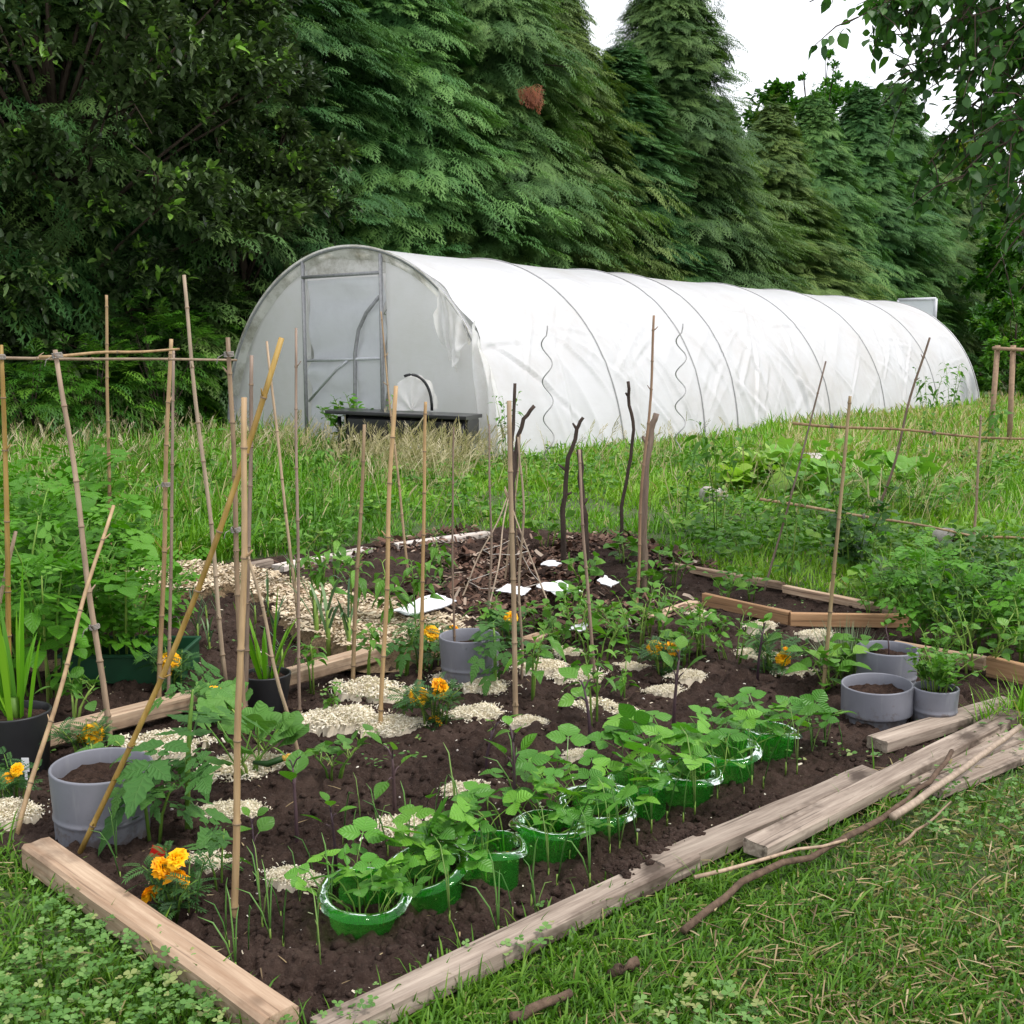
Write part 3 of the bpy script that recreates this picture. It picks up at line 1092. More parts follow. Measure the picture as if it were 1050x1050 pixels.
# far end: sheet and a raised vent frame
ob = endpanel(.04, TW - .04, 0, 'end_sheet', M['endsheet'], s0=TL - .05, seed=90)
mb = MB()
w0, w1, z0, z1, s0 = 1.45, 2.6, 2.45, 3.2, TL + .25
for a, b_ in (((w0, z0), (w0, z1)), ((w1, z0), (w1, z1)), ((w0, z1), (w1, z1)), ((w0, z0), (w1, z0))):
    tube(mb, [TP(s0, a[0], a[1]), TP(s0, b_[0], b_[1])], .05, 6)
vf = tpart('vent_frame', mb, M['steel_white'])
mb = MB()
wv, zz = np.meshgrid(np.linspace(w0, w1, 12), np.linspace(z0, z1, 8))
mb.add(TP(s0 + .02 * np.sin(wv * 5), wv, zz).reshape(-1, 3), gridfaces(8, 12))
tpart('vent_sheet', mb, M['doorsheet'], parent=vf)
# ================================================================== trees
FROND_ITEMS = []


def tpl_frond(nb=9, seed=0):
    r = np.random.default_rng(seed)
    V = []
    F = []

    def diamond(x, y, a, l, wd, z):
        n = len(V)
        c, s_ = math.cos(a), math.sin(a)
        V.extend([(x, y, z), (x + .45 * l * c - wd * s_, y + .45 * l * s_ + wd * c, z - .02), (x + l * c, y + l * s_, z - .10 * l * 3),
                  (x + .45 * l * c + wd * s_, y + .45 * l * s_ - wd * c, z - .02)])
        F.append((n, n + 1, n + 2, n + 3))
    diamond(0, 0, 0, 1.0, .012, 0)
    for i in range(nb):
        u = .08 + .86 * i / (nb - 1)
        for sgn in (-1, 1):
            a = sgn * (R(52) - R(22) * u + R(12) * (r.random() - .5))
            l = (.42 * (1 - u) + .14) * (.8 + .4 * r.random())
            diamond(u, 0, a, l, .024, .03 * r.random())
            for k in (.55,):
                x = u + k * l * math.cos(a)
                y = k * l * math.sin(a)
                for s2 in (-1, 1):
                    diamond(x, y, a + s2 * R(38), l * .45, .024, -.04 * k)
    V = np.array(V)
    return V, [np.array(F)], np.zeros((len(V), 2))


FROND = tpl_frond(6, 1)


def conifer_mesh(seed, hgt=13.0, rmax=2.7, nbr=760, per=16, flop=.55):
    r = np.random.default_rng(seed)
    z = hgt * (r.random(nbr) ** .95)
    az = r.random(nbr) * 2 * math.pi
    t = z / hgt
    lump = .45 + .85 * vnoise(az * 1.3 + 20, z * .55, seed) + .18 * r.random(nbr) + .30 * (r.random(nbr) > .86)
    env = rmax * np.clip(1.02 - t ** 1.7, .03, 1) ** .9 * lump * np.clip(.75 + t * 2, 0, 1)
    P, D, N, L, T = [], [], [], [], []
    bz = r.normal(size=nbr)
    bt = r.random(nbr)
    for i in range(nbr):
        out = A(math.cos(az[i]), math.sin(az[i]), 0)
        tan = A(-out[1], out[0], 0)
        k = r.random(per) ** .6
        lat = (r.random(per) - .5)
        rad = env[i] * (.35 + .68 * k)
        pz = z[i] + (.25 - .55 * k ** 2) * (.7 + .3 * (1 - t[i])) + .16 * (r.random(per) - .5)
        p = out * rad[:, None] + tan * (lat * (0.3 + .42 * env[i]))[:, None]
        p[:, 2] = pz
        d = out * (.9 + .3 * r.random((per, 1))) + tan * (lat * 1.5 + .5 * (r.random(per) - .5))[:, None] + A(0, 0, 1) * (.02 + .25 * bz[i] - flop * r.random((per, 1)) + (.5 if t[i] > .9 else 0))
        nn = A(0, 0, 1) + out * .55 + .5 * (r.random((per, 3)) - .5)
        P.append(p)
        D.append(d)
        N.append(nn)
        L.append((.36 + .36 * r.random(per)) * (1 - .35 * t[i]))
        T.append(np.clip(.12 + .30 * vnoise(np.array([az[i] * 2.]), np.array([z[i] * .8]), seed + 9) + .30 * bt[i] + .2 * r.random(per) + .3 * (k - .4), 0, 1))
    # upright leading shoots that break the outline
    for q in range(16):
        tq = 1.0 if q == 0 else .45 + .5 * r.random()
        aq = r.random() * 2 * math.pi
        rq = 0 if q == 0 else rmax * max(.03, 1.02 - tq ** 1.7) ** .9 * (.55 + .35 * r.random())
        hq = 1.5 if q == 0 else .7 + 1.0 * r.random()
        k = 26
        f = r.random(k)
        a2 = r.random(k) * 2 * math.pi
        wq = .42 * (1 - f) * hq ** .5
        base = A(rq * math.cos(aq), rq * math.sin(aq), hgt * tq * .965 - .3)
        o2 = np.stack([np.cos(a2), np.sin(a2), 0 * a2], -1)
        P.append(base + o2 * (wq * .3)[:, None] + A(0, 0, 1) * (f * hq)[:, None])
        D.append(o2 * (.35 + .5 * (1 - f))[:, None] + A(0, 0, .55))
        N.append(A(0, 0, 1) + o2 * -.4 + .4 * (r.random((k, 3)) - .5))
        L.append(.22 + .45 * (1 - f))
        T.append(.5 + .4 * r.random(k))
    # inner sprays that close the crown; darker tint paints shade into its gaps
    ni = 1500
    zi = hgt * .97 * r.random(ni)
    ai = r.random(ni) * 2 * math.pi
    ti = zi / hgt
    oi_ = np.stack([np.cos(ai), np.sin(ai), 0 * ai], -1)
    P.append(oi_ * (rmax * np.clip(1.02 - ti ** 1.7, .03, 1) ** .9 * (.30 + .28 * r.random(ni)))[:, None] + A(0, 0, 1) * zi[:, None])
    D.append(A(0, 0, -1) + .7 * (r.random((ni, 3)) - .5) + oi_ * .35)
    N.append(oi_ + .5 * (r.random((ni, 3)) - .5))
    L.append(np.full(ni, 1.0) * (1.1 - .5 * ti))
    T.append(.25 + .3 * r.random(ni))
    P, D, N, L, T = [np.concatenate(q) for q in (P, D, N, L, T)]
    mb = MB()
    place(mb, FROND, P, D, N, L, L * .95, droop=.25 + .25 * r.random(len(P)), tint=T)
    # leader shoots at the tip
    crown = mb.mesh('crown', M['conifer'])
    mb = MB()
    zz = np.linspace(0, hgt * .97, 14)
    tube(mb, np.stack([.06 * np.sin(zz), .05 * np.cos(zz * 1.3), zz], -1), np.linspace(.24, .02, 14), 8)
    for i in range(40):
        q = r.integers(nbr)
        o = A(math.cos(az[q]), math.sin(az[q]), 0)
        tube(mb, [A(0, 0, z[q] * .98), o * env[q] * .5 + A(0, 0, z[q] + .1), o * env[q] * .85 + A(0, 0, z[q] - .1)], [.05, .03, .01], 4)
    trunk = mb.mesh('trunk', M['trunk'])
    return crown, trunk


CON = [conifer_mesh(101), conifer_mesh(102, 13, 2.6, 760, 16, .9), conifer_mesh(103, 13.0, 2.5, 760, 16, .3)]

B0 = A(-7.6, 22.4, 0)


def tree_from(meshes, label, loc, rz, sc, name='conifer_tree', cat='tree', group=None):
    t = thing(name, label, cat, loc, group, rz, sc)
    part('crown', meshes[0], t)
    part('trunk', meshes[1], t)
    return t


con_rows = [  # distance along hedge, sideways offset, scale, height factor, mesh, label
    (-17.0, 2.0, 1.15, 1.05, 2, 'dark conifer farthest left, glimpsed through the evergreen at the left edge'),
    (-12.5, 2.5, 1.15, 1.10, 1, 'dark conifer second from the left, behind the evergreen shrub'),
    (-8.0, 2.0, 1.15, 1.10, 0, 'dark conifer hidden behind the brown leaved evergreen at the far left edge'),
    (-3.5, 2.5, 1.10, 1.12, 1, 'conifer rising behind the top of the dark evergreen shrub'),
    (0.5, 1.2, 1.10, 1.05, 0, 'conifer with feathery tiers just right of the dark evergreen shrub'),
    (4.2, 1.0, 1.08, 1.02, 2, 'tall conifer directly above the tunnel door'),
    (7.8, .6, 1.05, 1.06, 0, 'blue green conifer above the front end of the tunnel ridge'),
    (11.3, .2, 1.05, 1.00, 1, 'conifer with drooping curtains of foliage and one rusty dead spray'),
    (14.6, .8, 1.05, .99, 1, 'drooping conifer whose rounded top ends just below the sky gap'),
    (17.6, .0, .95, .87, 2, 'shorter conifer in the notch left of the tallest pointed one'),
    (20.6, .2, 1.08, 1.09, 0, 'tallest pointed conifer standing against the white sky'),
    (24.4, .3, .95, .84, 2, 'conifer on the right shoulder of the tallest pointed one'),
    (28.2, .0, 1.0, .83, 0, 'conifer where the hedge top dips lowest under the open sky'),
    (32.4, .2, 1.0, .91, 1, 'conifer with two small tops behind the middle of the tunnel ridge'),
    (37.0, .0, 1.05, .95, 2, 'pointed conifer just left of the hanging broadleaf branches'),
    (42.0, .3, 1.08, 1.00, 0, 'conifer half behind the hanging branches beside the sky gap'),
    (47.5, .2, 1.05, .92, 1, 'conifer behind the far vent of the tunnel'),
    (53.5, .0, 1.0, .85, 2, 'dark low conifer past the far end of the tunnel'),
    (60.0, .0, 1.0, .80, 0, 'farthest conifer at the right end of the hedge'),
]
for i, (t_, off, sc, hf, mi, lab) in enumerate(con_rows):
    loc = B0 + TD * t_ + TN * off
    tree_from(CON[mi], lab, loc, i * 1.9 + .4, (sc * 1.28, sc * 1.28, sc * hf), group='conifers of the tall hedge')
# the rusty dead spray
mb = MB()
c0 = PY(545, 92, 28.9)
n = 14
P = c0 + (rng.random((n, 3)) - .5) * A(.35, .4, .4)
place(mb, FROND, P, A(.1, -.8, -.6) + .6 * (rng.random((n, 3)) - .5), A(0, -.4, 1), .45, .4, .3, rng.random(n))
tag(mb.build('dead_branch', M['conifer_brown'], None, c0), 'small rust brown dead spray hanging in the green hedge', 'dead branch')

LEAF4 = (A([0, 0, 0], [.5, .5, .12], [1, 0, 0], [.5, -.5, .12]), [np.array([[0, 1, 2], [0, 2, 3]])], A([0, 0], [.5, 1], [1, 0], [.5, -1]))
LEAF6 = (A([0, 0, 0], [.3, .45, .1], [.7, .38, .06], [1, 0, -.05], [.7, -.38, .06], [.3, -.45, .1]), [np.array([[0, 1, 2, 3], [0, 3, 4, 5]])],
         A([0, 0], [.3, 1], [.7, 1], [1, 0], [.7, -1], [.3, -1]))


def rosette_crown(mb, C, outd, nleaf, L, Wf, tint, r, spread=.9, tpl=LEAF6, droop=.15):
    n = len(C)
    idx = np.repeat(np.arange(n), nleaf)
    D = outd[idx] * .7 + spread * (r.random((n * nleaf, 3)) - .5) * 2 + A(0, 0, .1)
    N = A(0, 0, 1) + .9 * (r.random((n * nleaf, 3)) - .5)
    l = L * (.6 + .7 * r.random(n * nleaf))
    P = C[idx] + (r.random((n * nleaf, 3)) - .5) * .16
    place(mb, tpl, P, D, N, l, l * Wf, droop, np.clip(tint[idx] + .25 * (r.random(n * nleaf) - .5), 0, 1))


def broad_tree(name, label, cat, loc, hgt, rad, nclump, nbranch, leafL, leafW, mat, seed, base=.1, trunk_r=.2, nleaf=9, green=.15, group=None, squash=1.0):
    r = np.random.default_rng(seed)
    t = thing(name, label, cat, loc, group)
    # boughs grouped into clumps so that gaps stay open between them
    cl = []
    for i in range(nbranch):
        zz = base * hgt + (1 - base) * hgt * r.random() ** .9
        a = r.random() * 2 * math.pi
        tz = (zz / hgt - base) / (1 - base)
        env = rad * (math.sin(math.pi * min(1, .12 + .88 * tz) * .93) ** .55) * (.6 + .45 * r.random())
        cl.append((math.cos(a) * env, math.sin(a) * env * squash, zz, (.35 + .55 * r.random()) * rad * .27))
    cl = np.array(cl)
    per = max(1, nclump // nbranch)
    idx = np.repeat(np.arange(nbranch), per)
    n = len(idx)
    off = r.normal(size=(n, 3))
    off = unit(off) * (r.random((n, 1)) ** .4) * cl[idx, 3][:, None] * A(1, 1, .7)
    C = cl[idx, :3] + off
    C[:, 2] = np.clip(C[:, 2], .05, None)
    outd = unit(C * A(1, 1, .1) + off * 1.5 + A(0, 0, .25))
    ctint = r.random(nbranch) * .5
    tint = np.clip(ctint[idx] + .25 * r.random(n), 0, 1)
    tint = np.where(r.random(n) < green, .95, tint * .85)
    mb = MB()
    rosette_crown(mb, C, outd, nleaf, leafL, leafW, tint, r)
    part('crown', mb.mesh('crown', M[mat]), t)
    mb = MB()
    zt = np.linspace(-.05, hgt * .8, 8)
    tube(mb, np.stack([.12 * np.sin(zt * .8), .1 * np.cos(zt * .6), zt], -1), np.linspace(trunk_r, .03, 8), 8)
    for i in range(nbranch):
        if i % 3:
            continue
        e = cl[i, :3]
        s_ = A(0, 0, max(.1, e[2] * .55))
        m_ = (s_ + e) / 2 + A(0, 0, .15)
        tube(mb, [s_, m_, e], [trunk_r * .28, trunk_r * .13, .01], 5)
        for k in range(2):
            q = e + r.normal(size=3) * cl[i, 3] * .6
            tube(mb, [m_ * .4 + e * .6, e * .5 + q * .5 + A(0, 0, .05), q], [.02, .012, .006], 4)
    part('trunk', mb.mesh('trunk', M['trunk']), t)
    return t


broad_tree('evergreen_shrub', 'huge dark evergreen with dull brownish leaves filling the upper left corner', 'tree', (-8.3, 21.2, 0), 10.5, 4.4, 10000, 190, .20, .42, 'laurel', 31, base=.16, trunk_r=.22, nleaf=10, green=.14)
broad_tree('evergreen_shrub', 'lower dark evergreen bough mass beside the tunnel top with pale young tips', 'tree', (-5.3, 22.4, 0), 6.6, 2.1, 3000, 60, .19, .42, 'laurel', 32, base=.3, trunk_r=.14, nleaf=10, green=.16)
broad_tree('evergreen_shrub', 'dark evergreen at the far left edge behind the cane frame', 'tree', (-11.2, 20.0, 0), 8.5, 3.2, 4200, 80, .19, .42, 'laurel', 33, base=.04, trunk_r=.2, nleaf=10, green=.08)
# ferny undergrowth left of the tunnel
for i, (px, py, Y_, h_, r_, n_, lab) in enumerate([
    (165, 380, 19.6, 2.6, .9, 260, 'bright ferny green bush left of the tunnel, under the dark evergreen'),
    (205, 330, 21.2, 3.4, .9, 260, 'taller green bush touching the left side of the tunnel'),
    (95, 420, 18.6, 1.7, 1.0, 220, 'low dark green bush behind the tall cane left of the middle crosspiece'),
    (30, 430, 18.0, 1.5, 1.1, 220, 'low leafy bush at the left edge under the dark evergreen')]):
    p = PY(px, py, Y_)
    t = thing('fern_bush', lab, 'bush', (p[0], Y_, 0), None, i * 1.3)
    mb = MB()
    n = n_
    C = unit(rng.normal(size=(n, 3))) * A(r_, r_, h_ / 2) * (.45 + .55 * rng.random((n, 1))) + A(0, 0, h_ / 2)
    D = unit((C - A(0, 0, h_ * .35)) * A(1, 1, .5)) + A(0, 0, -.1) + .7 * (rng.random((n, 3)) - .5)
    place(mb, FROND, C, D, A(0, 0, 1) + .6 * (rng.random((n, 3)) - .5), .35 + .3 * rng.random(n), .4, .35, rng.random(n))
    part('foliage', mb.mesh('foliage', M['fern']), t)
    mb = MB()
    for k in range(14):
        e = C[rng.integers(n)]
        tube(mb, [A(0, 0, -.03), e * A(.4, .4, .5), e], [.02, .014, .005], 5)
    part('stem', mb.mesh('stem', M['bark']), t)

# bright trees and bushes beyond the right end
broad_tree('broadleaf_tree', 'yellow green tree showing between the hedge end and the hanging branches', 'tree', (31.0, 72.0, 0), 15, 5.5, 2600, 60, .55, .55, 'bright_tree', 41, base=.15, trunk_r=.3, nleaf=8, green=.2)
broad_tree('broadleaf_tree', 'mid green tree at the right edge behind the rusty post pair', 'tree', (25.0, 50.0, 0), 8.5, 4.4, 2400, 60, .34, .55, 'fern', 42, base=.05, trunk_r=.25, nleaf=8, green=.1)
broad_tree('broadleaf_tree', 'bright green tree top peeping over the dip in the hedge', 'tree', (15.4, 60.0, 0), 14.9, 4.8, 2800, 60, .32, .55, 'fern', 43, base=.35, trunk_r=.25, nleaf=8, green=.0)
broad_tree('leafy_bush', 'green bush past the far end of the tunnel', 'bush', (17.2, 39.0, 0), 3.2, 1.9, 1000, 30, .22, .5, 'fern', 44, base=.02, trunk_r=.06, nleaf=8)
broad_tree('leafy_bush', 'green bush at the right edge under the hanging branches', 'bush', (15.2, 32.5, 0), 2.3, 1.6, 800, 26, .18, .5, 'weed', 45, base=.02, trunk_r=.06, nleaf=8)
# thin sapling top against the sky
broad_tree('sapling', 'thin airy sapling top sticking up over the hedge dip into the sky', 'tree', (13.3, 50.5, 0), 14.6, .9, 200, 14, .22, .5, 'fern', 46, base=.75, trunk_r=.09, nleaf=4)

# ---- overhanging tree on the right
t = thing('overhanging_tree', 'dark leafed tree reaching in from the right with hanging branches', 'tree', (5.2, 7.4, 0))
OL = np.array(t.location)
mb = MB()
tube(mb, [A(0, 0, -.1), A(.05, .05, 1.5), A(-.05, .1, 3.2), A(.1, 0, 5.5)], [.2, .17, .14, .08], 10)
LV = tpl_leaf(4, 3, .42, 1.1, .2, 0, .18)
CP, CD = [], []
brs = [((1230, -160, 7.0), (1000, -90, 7.0), (905, 20, 6.8)), ((1230, -120, 7.4), (1010, -20, 7.2), (925, 95, 7.0)),
       ((1240, -60, 7.2), (1050, 20, 7.0), (955, 165, 6.9)), ((1240, -20, 6.8), (1060, 80, 6.8), (985, 185, 6.7)),
       ((1240, 20, 7.6), (1080, 110, 7.5), (1000, 215, 7.3)), ((1250, 60, 7.0), (1100, 160, 7.0), (1012, 285, 6.9)),
       ((1250, 0, 6.4), (1100, 100, 6.4), (1045, 235, 6.4)), ((1230, -200, 6.6), (1050, -60, 6.6), (965, 40, 6.6)),
       ((1240, -120, 8.0), (1080, -10, 8.0), (1000, 120, 8.0)), ((1250, -40, 6.2), (1120, 30, 6.2), (1030, 150, 6.1)),
       ((1250, 80, 7.8), (1120, 180, 7.8), (1045, 300, 7.7)), ((1240, -140, 7.0), (1120, -70, 7.0), (1030, 40, 7.0)),
       ((1250, -60, 7.9), (1130, 60, 7.9), (1045, 200, 7.9)), ((1250, -80, 6.6), (1120, -20, 6.6), (985, 20, 6.5)),
       ((1230, -190, 7.6), (1060, -100, 7.6), (935, 50, 7.5)), ((1240, -90, 6.4), (1090, 0, 6.5), (995, 75, 6.5)), ((1240, -110, 6.9), (1130, -30, 6.9), (1015, 110, 6.8)), ((1240, -40, 7.7), (1140, 70, 7.7), (1050, 170, 7.6)), ((1240, -150, 6.7), (1040, -70, 6.7), (872, 22, 6.7)), ((1240, -170, 7.3), (1010, -70, 7.3), (900, -5, 7.3)), ((1220, -220, 6.2), (1000, -80, 6.2), (830, 2, 6.2))]
for bi, b3 in enumerate(brs):
    p0, p1, p2 = [PY(*q) for q in b3]
    st = A(5.2, 7.4, 0) + A(0, 0, 2.6 + .2 * (bi % 9))
    tt = np.linspace(0, 1, 14)[:, None]
    crv = (1 - tt) ** 2 * p0 + 2 * tt * (1 - tt) * p1 + tt ** 2 * p2
    tube(mb, np.concatenate([[st], crv]) - OL, np.concatenate([[.035], np.linspace(.022, .003, 14)]), 5)
    sparse = bi == len(brs) - 1
    for k in range(6 if sparse else (16 if b3[2][1] > 205 else 38)):
        u = (.93 - .10 * k) if sparse else .12 + .88 * rng.random()
        c = (1 - u) ** 2 * p0 + 2 * u * (1 - u) * p1 + u ** 2 * p2
        d = unit(rng.normal(size=3) + unit(p2 - p1) * .8 + A(0, 0, -.35))
        ln = (.08 if sparse else .16 + .34 * rng.random() * (1.1 - u * .5))
        e = c + d * ln
        tube(mb, [c - OL, (c + e) / 2 + A(0, 0, .03) - OL, e - OL], [.005, .004, .002], 4, cap=False)
        m_ = 3 if sparse else 9
        for q in range(m_):
            f = (q + 1) / m_
            CP.append(c + (e - c) * f)
            CD.append(d * .4 + rng.normal(size=3) * .7 + A(0, 0, -.35))
part('trunk', mb.mesh('trunk', M['trunk']), t)
CP = np.array(CP) - OL
n = len(CP)
mb = MB()
place(mb, LV, CP, np.array(CD), A(0, 0, 1) + .9 * rng.normal(size=(n, 3)) * .6, .055 + .05 * rng.random(n), (.055 + .05 * rng.random(n)) * .72, .2, rng.random(n))
part('crown', mb.mesh('crown', M['overhang']), t)
# ================================================================== grass and ground cover
BLADE = tpl_strap(3, .8, 1.0)
TUN_POLY = [TP(np.array(-.1), -.15, 0.), TP(np.array(TL), -.15, 0.), TP(np.array(TL), TW + .2, 0.), TP(np.array(-.1), TW + .2, 0.)]
BOARD_R0, BOARD_R1 = G(330, 1052), G(1047, 722)
BOARD_L0, BOARD_L1 = G(300, 1052), G(15, 856)
RBED = [G(*p) for p in [(700, 583), (800, 604), (945, 634), (945, 645), (900, 640), (720, 610)]]


def blades(mb, x, y, z, L, W, lean, droop, tint, tpl=BLADE):
    n = len(x)
    a = rng.random(n) * 2 * math.pi
    D = np.stack([np.cos(a) * lean, np.sin(a) * lean, np.ones(n)], -1)
    N = np.stack([np.cos(a + .3), np.sin(a + .3), np.full(n, .3)], -1)
    # a blade bends over in its leaning direction: shift the tip outwards and down
    place(mb, tpl, np.stack([x, y, z], -1), D, N, L, W, droop, tint)


# --- near lawn (both front corners)
mb = MB()
x, y = scatter(150000, 1.9, 6.2, -.8, .85, 1.6)
x, y = x[:], y[:]
sd = sdist(x, y, BED)
ok = sd < -.015
x, y, sd = x[ok], y[ok], sd[ok]
left = x < -.3
pch = vnoise(x * 1.6, y * 1.6, 91)
pc2 = vnoise(x * 5, y * 5, 92)
keep = rng.random(len(x)) < np.where(left, .75, .45 + .8 * pch)
x, y, sd, pch, pc2, left = [q[keep] for q in (x, y, sd, pch, pc2, left)]
n = len(x)
edge_t = np.exp(-np.abs(sd) / .12)
L = (.035 + .06 * rng.random(n) + .07 * pc2 * rng.random(n)) * (1 + .9 * edge_t * rng.random(n))
tall = rng.random(n) < .03
L = np.where(tall, L + .08, L)
dry = rng.random(n) < (.10 + .22 * (pch < .42))
tint = np.where(dry, .86 + .14 * rng.random(n), np.clip(.15 + .5 * rng.random(n) + .25 * (pch - .5), 0, .8))
lean = np.where(dry, .9 + 2.2 * rng.random(n), .25 + 1.1 * rng.random(n) ** 1.5)
blades(mb, x, y, np.full(n, -.02), L, .0035 + .0045 * rng.random(n), lean, .25 + .6 * rng.random(n), tint)
tag(mb.build('lawn_grass', M['grass']), 'short rough lawn grass around the front edge of the bed', 'grass', kind='stuff')

# tufts of longer grass
mb = MB()
tx, ty = scatter(150, 2.1, 5.6, -.75, .75, 1.5)
ok = sdist(tx, ty, BED) < -.03
near = np.stack([BOARD_R0 + (BOARD_R1 - BOARD_R0) * f for f in rng.random(46)])[:, :2] + np.stack([.10 + .10 * rng.random(46), -.06 - .08 * rng.random(46)], -1)
near2 = np.stack([BOARD_L0 + (BOARD_L1 - BOARD_L0) * f for f in rng.random(16)])[:, :2] + np.stack([-.10 - .06 * rng.random(16), -.03 + 0 * rng.random(16)], -1)
tx, ty = np.concatenate([tx[ok], near[:, 0], near2[:, 0]]), np.concatenate([ty[ok], near[:, 1], near2[:, 1]])
k = 26
x, y = np.repeat(tx, k) + .03 * rng.normal(size=len(tx) * k), np.repeat(ty, k) + .03 * rng.normal(size=len(tx) * k)
n = len(x)
blades(mb, x, y, np.full(n, -.02), np.repeat(.10 + .12 * rng.random(len(tx)), k) * (.5 + .7 * rng.random(n)), .0035 + .003 * rng.random(n), .15 + .8 * rng.random(n), .3 + .6 * rng.random(n), np.where(rng.random(n) < .08, .92, .25 + .55 * rng.random(n)))
tag(mb.build('grass_tufts', M['grass']), 'longer grass tufts along the planks and in the front lawn', 'grass', kind='stuff')

# dead straws lying in the lawn
mb = MB()
x, y = scatter(5200, 2.0, 5.5, -.7, .75, 1.6)
ok = (sdist(x, y, BED) < -.02) & (vnoise(x * 1.6, y * 1.6, 91) < .62)
x, y = x[ok], y[ok]
n = len(x)
D = rdir(n, .12 * rng.normal(size=n))
place(mb, BLADE, np.stack([x, y, .005 + .03 * rng.random(n)], -1), D, A(0, 0, 1) + .3 * rng.normal(size=(n, 3)), .03 + .08 * rng.random(n) ** 1.5, .0025 + .0025 * rng.random(n), .3 * rng.random(n), .85 * rng.random(n))
tag(mb.build('dead_straw', M['litter']), 'dead straw and cut stalks lying in the front lawn', 'straw', kind='stuff')

# clover and low weeds: three round leaflets on a short stalk
lf = tpl_leaf(3, 3, .62, .9, .2)
CLOV = tpl_compose(lf, [(0, 0, 0, 1, .95, .15), (0, 0, R(118), 1, .95, .15), (0, 0, R(-118), 1, .95, .15)], 0)
mb = MB()
x, y = scatter(28000, 1.9, 5.6, -.8, .85, 1.6)
d1 = vnoise(x * 2.2, y * 2.2, 95)
ok = (sdist(x, y, BED) < -.03) & (rng.random(len(x)) < np.where(x < -.3, .06 + .62 * (d1 > .47), .34 * (d1 > .64)))
x, y = x[ok], y[ok]
n = len(x)
z = .012 + .045 * rng.random(n) + .03 * vnoise(x * 4, y * 4, 96)
N = A(0, 0, 1) + .35 * rng.normal(size=(n, 3))
place(mb, CLOV, np.stack([x, y, z], -1), rdir(n), N, .007 + .0115 * rng.random(n), None, .1, .25 + .75 * rng.random(n))
tag(mb.build('clover_patch', M['clover']), 'low clover and small round leaved weeds in the front lawn', 'clover', kind='stuff')

# --- meadow between the beds and the tunnel
mb = MB()
x, y = scatter(260000, 4.2, 40, -.85, .75, 1.15)
ok = (sdist(x, y, BED) < -.03) & (sdist(x, y, TUN_POLY) < 0)
x, y = x[ok], y[ok]
n = len(x)
p1 = vnoise(x * .8, y * .8, 101)
p2 = vnoise(x * 2.5, y * 2.5, 102)
u = x / y
leftm = np.clip((-.04 - u) / .12, 0, 1)
hgt = .07 + .27 * p2 ** 2.5 + .10 * p1 + leftm * (.10 + .28 * p1) + .10 * np.clip((y - 13) / 4, 0, 1)
hgt = np.where((u > .22) & (y > 15), hgt + .18, hgt)
tint = np.clip(.38 + .4 * rng.random(n) + .55 * (p1 - .5) - .25 * leftm, 0, .84)
dry = rng.random(n) < .04 + .05 * (y > 14) + .38 * ((u > .24) & (y > 15))
tint = np.where(dry, .9 + .1 * rng.random(n), tint)
blades(mb, x, y, np.full(n, -.03), hgt * (.6 + .8 * rng.random(n)), np.maximum(.006, .00125 * y) * (.7 + .6 * rng.random(n)), .15 + .7 * rng.random(n), .15 + .5 * rng.random(n), tint)
tag(mb.build('meadow_grass', M['meadow']), 'long bright green grass between the beds and the tunnel', 'grass', kind='stuff')

# pale seeding grass in front of the tunnel and along the hedge
SEED = (np.concatenate([A([0, -.5, 0], [0, .5, 0], [.7, .4, 0], [.7, -.4, 0])] + [
    np.array([[u_, 0, 0], [u_ + .10, s_ * 3.2 + .5, .6], [u_ + .16, s_ * 4.6, 0], [u_ + .07, s_ * 2.2 - .5, -.6]]) for u_, s_ in
    ((.62, 1), (.66, -1), (.72, .8), (.76, -.8), (.82, .5), (.86, -.4))]),
    [np.array([[0, 1, 2, 3]] + [[4 + 4 * i, 5 + 4 * i, 6 + 4 * i, 7 + 4 * i] for i in range(6)])], np.zeros((28, 2)))
mb = MB()
x, y = [], []
for (n, px0, px1, y0, y1) in ((1300, -60, 330, 12.5, 19.5), (1500, 210, 520, 13.6, 16.4), (420, 330, 480, 11.5, 14.5), (160, 480, 700, 15., 16.2), (700, 790, 1100, 18, 30), (330, 900, 1100, 9, 16), (200, 640, 900, 10, 18), (320, -60, 220, 9.5, 13), (260, 150, 1000, 8.8, 13)):
    yy = y0 + (y1 - y0) * rng.random(n)
    x.append((px0 + (px1 - px0) * rng.random(n) - 525) / FPX * yy)
    y.append(yy)
x, y = np.concatenate(x), np.concatenate(y)
ok = (sdist(x, y, TUN_POLY) < -.1) & (vnoise(x * 1.2, y * 1.2, 105) > rng.random(len(x)) * .35 + .28)
x, y = x[ok], y[ok]
n = len(x)
place(mb, SEED, np.stack([x, y, np.full(n, -.02)], -1), np.stack([1.1 * (rng.random(n) - .5) + .15, .8 * (rng.random(n) - .5), np.ones(n)], -1), rng.normal(size=(n, 3)),
      np.where((x / y > .2) & (y > 15), .6, 1) * (.40 + .55 * rng.random(n)), .003 + .0003 * y, .12 + .25 * rng.random(n), rng.random(n))
tag(mb.build('seeding_grass', M['drygrass']), 'pale seeding grass standing in front of the tunnel and hedge', 'grass', kind='stuff')

